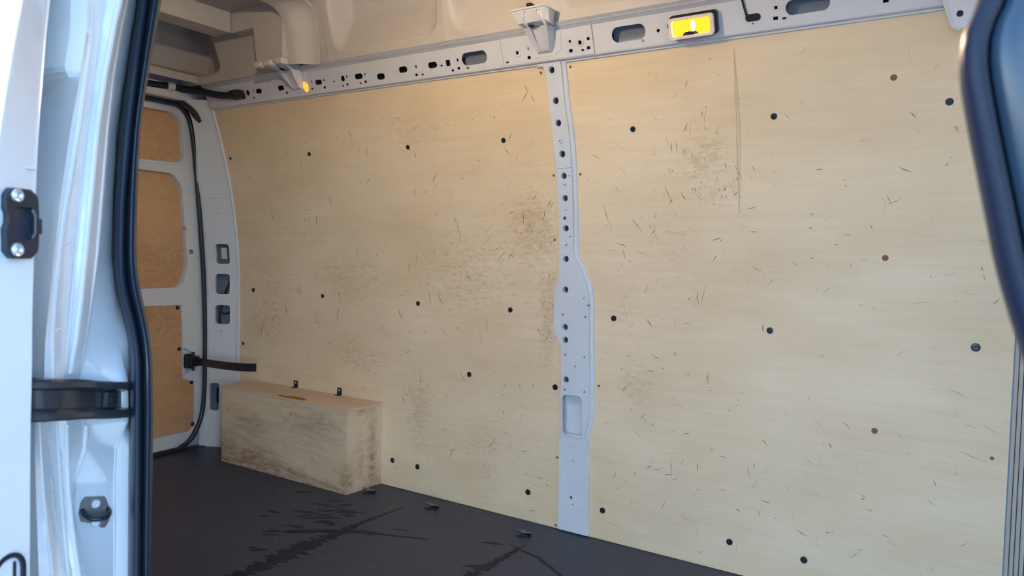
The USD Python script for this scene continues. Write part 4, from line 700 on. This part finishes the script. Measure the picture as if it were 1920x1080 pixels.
ridge_line(1, 0.80, 1.55, 0.0022); ridge_line(2, 0.80, 1.55, 0.0016); ridge_line(3, 0.80, 1.55, 0.0036); ridge_line(4, 0.80, 1.55, 0.0026, 0.001)
ridge_line(1, 0.30, 0.745, 0.0016); ridge_line(2, 0.30, 0.735, 0.0022); ridge_line(3, 0.30, 0.73, 0.0030); ridge_line(4, 0.30, 0.72, 0.0040, -0.001); ridge_line(5, 0.30, 0.68, 0.0026, -0.001)
for z in (0.83, 0.86, 0.97, 1.06): jp.part('crimp', tube([jamb_at(1, z) + (0.001, -0.001, 0), jamb_at(1, z + 0.004) * 0.5 + jamb_at(2, z + 0.004) * 0.5 + (0.001, -0.001, 0)], 0.0012, 6), 'white_paint')

se = T('door_seal', 'thick black rubber seal running down the edge of the door opening', 'seal', (-1.08, -1.70, 0))
S = np.array(SEAL, float); d0 = S[0] - S[2]
S = np.vstack([(S[0] + d0 * (1.85 - S[0, 4, 2]) / d0[4, 2])[None], S, (S[-1] + np.array([0, 0, -0.5]))[None]])
rows = []
for k in range(len(S) - 1):
    for t in np.arange(5) / 5: rows.append(S[k] * (1 - t) + S[k + 1] * t)
rows.append(S[-1]); SR = np.array(rows)
for _ in range(3): SR[1:-1] = 0.25 * SR[:-2] + 0.5 * SR[1:-1] + 0.25 * SR[2:]
def strip(c, inward):
    v = SR[:, c]; back = v[:, ::-1] + np.array(inward); return grid_solid(np.concatenate([v, back[:, :1] * 0.5 + back[:, 1:2] * 0.5, back[:, -1:]], 1))
se.part('seal_bulb', strip([0, 1, 2, 3, 4], (-0.02, 0.02, 0)), 'black_rubber', smooth=60)
sl_ = se.part('seal_lip', strip([5, 6, 7, 8], (-0.030, 0.012, 0)), 'black_rubber', smooth=60)
se.part('seal_bead', tube((SR[:, 6] * 0.55 + SR[:, 7] * 0.45) + np.array([0.001, -0.0012, 0]), 0.0016, 6, up=(0, 1, 0)), 'black_plastic', parent=sl_, label='fine ridge along the seal')

# guide rail of the sliding door
gr = T('guide_rail', 'black sliding door guide rail curving across the white pillar', 'rail', (-1.0, -1.80, 0.77))
gp = smooth_path([(-1.076, -1.701, 0.748), (-1.066, -1.714, 0.749), (-1.050, -1.735, 0.752), (-1.012, -1.785, 0.764), (-0.985, -1.822, 0.774), (-0.968, -1.853, 0.781), (-0.975, -1.882, 0.785), (-1.02, -1.892, 0.787), (-1.4, -1.892, 0.787), (-3.0, -1.892, 0.787)], 8)
p_, t_ = frames(gp); out = []
for q, d in zip(p_, t_):
    n = np.array([-d[1], d[0], 0]); n /= np.linalg.norm(n); n = n if n @ np.array([1, -0.6, 0]) > 0 or d[0] < -0.9 else -n
    if d[0] < -0.9: n = np.array([0, -1.0, 0])
    out.append([q + n * a + np.array([0, 0, b]) for a, b in ((0, -0.026), (0.016, -0.026), (0.019, -0.023), (0.019, -0.017), (0.016, -0.014), (0.004, -0.012), (0.003, 0.010), (0.014, 0.013), (0.019, 0.015), (0.019, 0.022), (0.015, 0.025), (0, 0.025))])
ch_ = gr.part('channel', grid_solid(np.array(out)), 'rail_black', smooth=30)
gi = 12
for lab, a in (('stop_block', 20),):
    q, d = p_[a], t_[a]; n = np.array([-d[1], d[0], 0]); n = n if n[0] > 0 else -n
    gr.part('stop_block', place(Manifold.batch_hull([Manifold.cube((0.030, 0.020, 0.006), True)]), q + n * 0.008, d, n), 'rail_black', parent=ch_, label='small stop block set in the channel')
    gr.part('stop_screw', place(lathe([(0.005, 0), (0.005, 0.002), (0.003, 0.0025)], 14), q + n * 0.011, d, n), 'black_plastic', parent=ch_)

# striker plate on the pillar
SU, SN = np.array([0.230, 0.973, 0]), np.array([0.973, -0.230, 0])
S0 = np.array([-1.10, -1.77, 0.0])
def spt(u, z, o=0.0): return S0 + SU * u + SN * o + np.array([0, 0, z])
stp = T('striker_plate', 'worn steel lock striker plate bolted to the white pillar', 'striker', spt(0.03, 0.58, 0))
plate = rounded(Polygon([(0.0175, 0.607), (0.0440, 0.6025), (0.0515, 0.5790), (0.0490, 0.5655), (0.0440, 0.5560), (0.0137, 0.5620), (0.0090, 0.5845), (0.0120, 0.6000)]), 0.003)
pt_ = stp.part('plate', slab(plate, 0.0005, 0.003, lambda u, v, o: tuple(np.column_stack([S0[0] + SU[0] * u + SN[0] * o, S0[1] + SU[1] * u + SN[1] * o, v]).T), 0), 'striker_steel', smooth=20)
stp.part('striker_loop', tube(smooth_path([spt(0.014, 0.588, 0.002), spt(0.015, 0.584, 0.012), spt(0.021, 0.579, 0.020), spt(0.031, 0.577, 0.022), spt(0.041, 0.577, 0.020), spt(0.047, 0.580, 0.012), spt(0.048, 0.583, 0.002)], 5), 0.0036, 10, up=(0.97, -0.2, 0.1)), 'black_plastic', parent=pt_, label='black striker loop')
for u, z in ((0.031, 0.5945), (0.0305, 0.5660)):
    b_ = stp.part('bolt', place(lathe([(0.0068, 0), (0.0068, 0.0015), (0.0055, 0.003), (0.003, 0.003), (0.0028, 0.0015)], 18), spt(u, z, 0.003), SU, SN), 'zinc', parent=pt_, label='bright recessed bolt')

# ------------------------------------------------------------------ the open sliding door at the far left
dr = T('door_3', 'white sliding door slid back, its leading edge at the far left', 'door', (-0.9, -1.95, -0.3), kind='structure')
zI = np.array([-0.45, 0.616, 0.834, 0.958, 1.05, 1.147, 1.25, 1.85]); xI = np.array([-0.853, -0.853, -0.851, -0.863, -0.879, -0.897, -0.920, -1.04])
zd = np.linspace(-0.45, 1.85, 70)
tum = 0.205 * np.maximum(0, zd - 0.75) ** 2
xi = np.interp(zd, zI, xI); ring = []
for z, x, t in zip(zd, xi, tum):
    yi, yo = -1.930 + t, -1.992 + t
    xo = x + float(np.interp(z, [0.957, 1.22, 1.85], [0.026, 0.067, 0.16]))
    ring.append([(-1.9, yi, z), (x - 0.010, yi, z), (x - 0.003, yi - 0.002, z), (x, yi - 0.008, z), (xo - 0.002, yo + 0.007, z), (xo + 0.0005, yo + 0.003, z), (xo - 0.001, yo, z), (xo - 0.008, yo - 0.004, z), (-1.9, yo - 0.006, z)])
dr.part('door_shell', grid_solid(np.array(ring)), 'white_paint', smooth=35)
DU, DN = np.array([-0.39994, 0.91654, 0]), np.array([0.91654, 0.39994, 0])
D0 = np.array([-0.863, -1.921, 0.0])
def dpt(u, z, o=0.0): return D0 - DU * u + DN * o + np.array([0, 0, z])      # u grows outwards
on_d = lambda u, v, o: tuple(np.column_stack([D0[0] - DU[0] * u + DN[0] * o, D0[1] - DU[1] * u + DN[1] * o, v]).T)
outl = rounded(Polygon([(0.0465, 1.0195), (0.0400, 1.0270), (0.0165, 1.0270), (0.0070, 1.0200), (0.0058, 1.002), (0.0058, 0.972), (0.0075, 0.9620), (0.0160, 0.9550), (0.0390, 0.9550), (0.0465, 0.9620), (0.0470, 0.985), (0.0440, 0.991), (0.0440, 1.000), (0.0470, 1.006)]), 0.003)
well = rounded(Polygon([(0.037, 1.0080), (0.0125, 1.0085), (0.0125, 0.9745), (0.037, 0.9735)]), 0.004)
dr_l = dr.part('latch_receiver', slab(outl.difference(well), 0.0, 0.007, on_d, 0), 'black_plastic', smooth=25, label='black latch receiver with two bolts')
dr.part('latch_well', slab(well.buffer(0.002), 0.0003, 0.002, on_d, 0), 'black_rubber', smooth=False, parent=dr_l)
dr.part('latch_collar', slab(sbox(0.0045, 0.981, 0.0125, 0.997), 0.001, 0.0095, on_d, 0), 'black_plastic', smooth=False, parent=dr_l)
dr.part('latch_rib', tube([dpt(0.014, 1.006, 0.006), dpt(0.012, 1.0, 0.008), dpt(0.012, 0.982, 0.008), dpt(0.014, 0.976, 0.006)], 0.002, 8, up=(0, 1, 0)), 'black_plastic', parent=dr_l)
for u, z in ((0.0345, 1.0195), (0.0345, 0.9640)):
    dr.part('bolt', place(lathe([(0.0072, 0), (0.0072, 0.0015), (0.0060, 0.003), (0.0045, 0.0025), (0.0035, 0.0032), (0.002, 0.0015)], 20), dpt(u, z, 0.007), -DU, DN), 'zinc', parent=dr_l, label='bright socket bolt')
cupo = rrect(0.043, 0.590, 0.043, 0.122, 0.021)
q = dr.part('guide_cup', slab(cupo.difference(cupo.buffer(-0.005)), 0.0, 0.006, on_d, 0), 'black_plastic', smooth=25, label='black oval guide cup low on the door edge')
dr.part('cup_floor', slab(cupo.buffer(-0.0045), 0.0003, 0.0015, on_d, 0), 'black_rubber', smooth=False, parent=q)
dr.part('cup_rib', slab(rrect(0.035, 0.59, 0.003, 0.10, 0.001), 0.001, 0.005, on_d, 0), 'black_plastic', smooth=False, parent=q)
dr.part('crease', tube([(-0.8775, -1.9165, 1.0515), (-0.866, -1.943, 1.0505), (-0.846, -1.972, 1.0495)], 0.0016, 6), 'white_paint')

# ------------------------------------------------------------------ right edge: black trim close to the camera, gusset by the bulkhead
tr = T('pillar_trim', 'glossy black moulded trim with a rounded corner close at the right edge', 'trim', (0.1, -1.85, 0.9))
ol = [(-0.010, 1.141), (-0.016, 1.124), (-0.020, 1.110), (-0.024, 1.100), (-0.0252, 1.089), (-0.0252, 1.081), (-0.024, 1.070), (-0.019, 1.044), (-0.010, 1.002), (-0.002, 0.966), (0.012, 0.920), (0.029, 0.866), (0.051, 0.804), (0.075, 0.74), (0.30, 0.70), (0.32, 1.20), (0.05, 1.20), (0.006, 1.170)]
base = Polygon(smooth_path(ol[:14], 4)).union(Polygon(ol)).buffer(0.002).buffer(-0.002)
levels = [(0.0, -1.795), (0.0, -1.825), (0.0012, -1.834), (0.004, -1.842), (0.008, -1.846), (0.0115, -1.846), (0.0135, -1.843), (0.0150, -1.8425), (0.0170, -1.848), (0.021, -1.853), (0.030, -1.856)]
rings = []
for d, y in levels:
    e = np.array(base.buffer(-d, quad_segs=10).exterior.coords) if d else np.array(base.exterior.coords)
    c = np.array([0.17, 0.98]); ang = np.linspace(0, 2 * math.pi, 161)[:-1]
    from shapely.geometry import LineString
    E = Polygon(e); ptsr = []
    for a in ang:
        g = LineString([c, c + 0.6 * np.array([math.cos(a), math.sin(a)])]).intersection(E.exterior)
        gg = max(getattr(g, 'geoms', [g]), key=lambda w: w.distance(Point(c))) if not g.is_empty else Point(c)
        ptsr.append((gg.x, y, gg.y))
    rings.append(ptsr)
tr.part('shell', grid_solid(np.array(rings[:7])), 'trim_shaded', smooth=60)
tr.part('inset_face', grid_solid(np.array(rings[6:])), 'trim_lit', smooth=60, label='glossier raised face inside the rounded border, lightened to imitate its reflection')
tr.part('mount', bx(0.12, 0.30, -1.80, -1.79, 0.85, 1.10), 'black_plastic', smooth=False)
gs = T('gusset', 'grey steel gusset with a bolt hole under the rail at the bulkhead', 'gusset', (-0.1, -0.19, 1.6))
gpoly = rounded(Polygon([(-0.165, 1.68), (-0.150, 1.63), (-0.128, 1.562), (-0.112, 1.552), (-0.098, 1.556), (-0.03, 1.66), (-0.02, 1.70)]), 0.006).difference(Point(-0.113, 1.588).buffer(0.0075))
gs.part('plate', slab(gpoly, 0, 0.004, lambda u, v, o: (u, -0.195 - 0.25 * (v - 1.6) + o, v), 0), 'inner_paint')
gs.part('edge_fold', tube([(-0.165, -0.215, 1.68), (-0.150, -0.2025, 1.63), (-0.128, -0.1855, 1.562), (-0.112, -0.183, 1.552)], 0.004, 8, up=(1, 0, 0)), 'inner_paint')
gs.part('bolt_hole', place(lathe([(0.0085, 0), (0.0085, 0.001), (0.005, 0.001)], 14), (-0.113, -0.186, 1.588), (1, 0, 0), (0, -1, 0)), 'gap_shade')
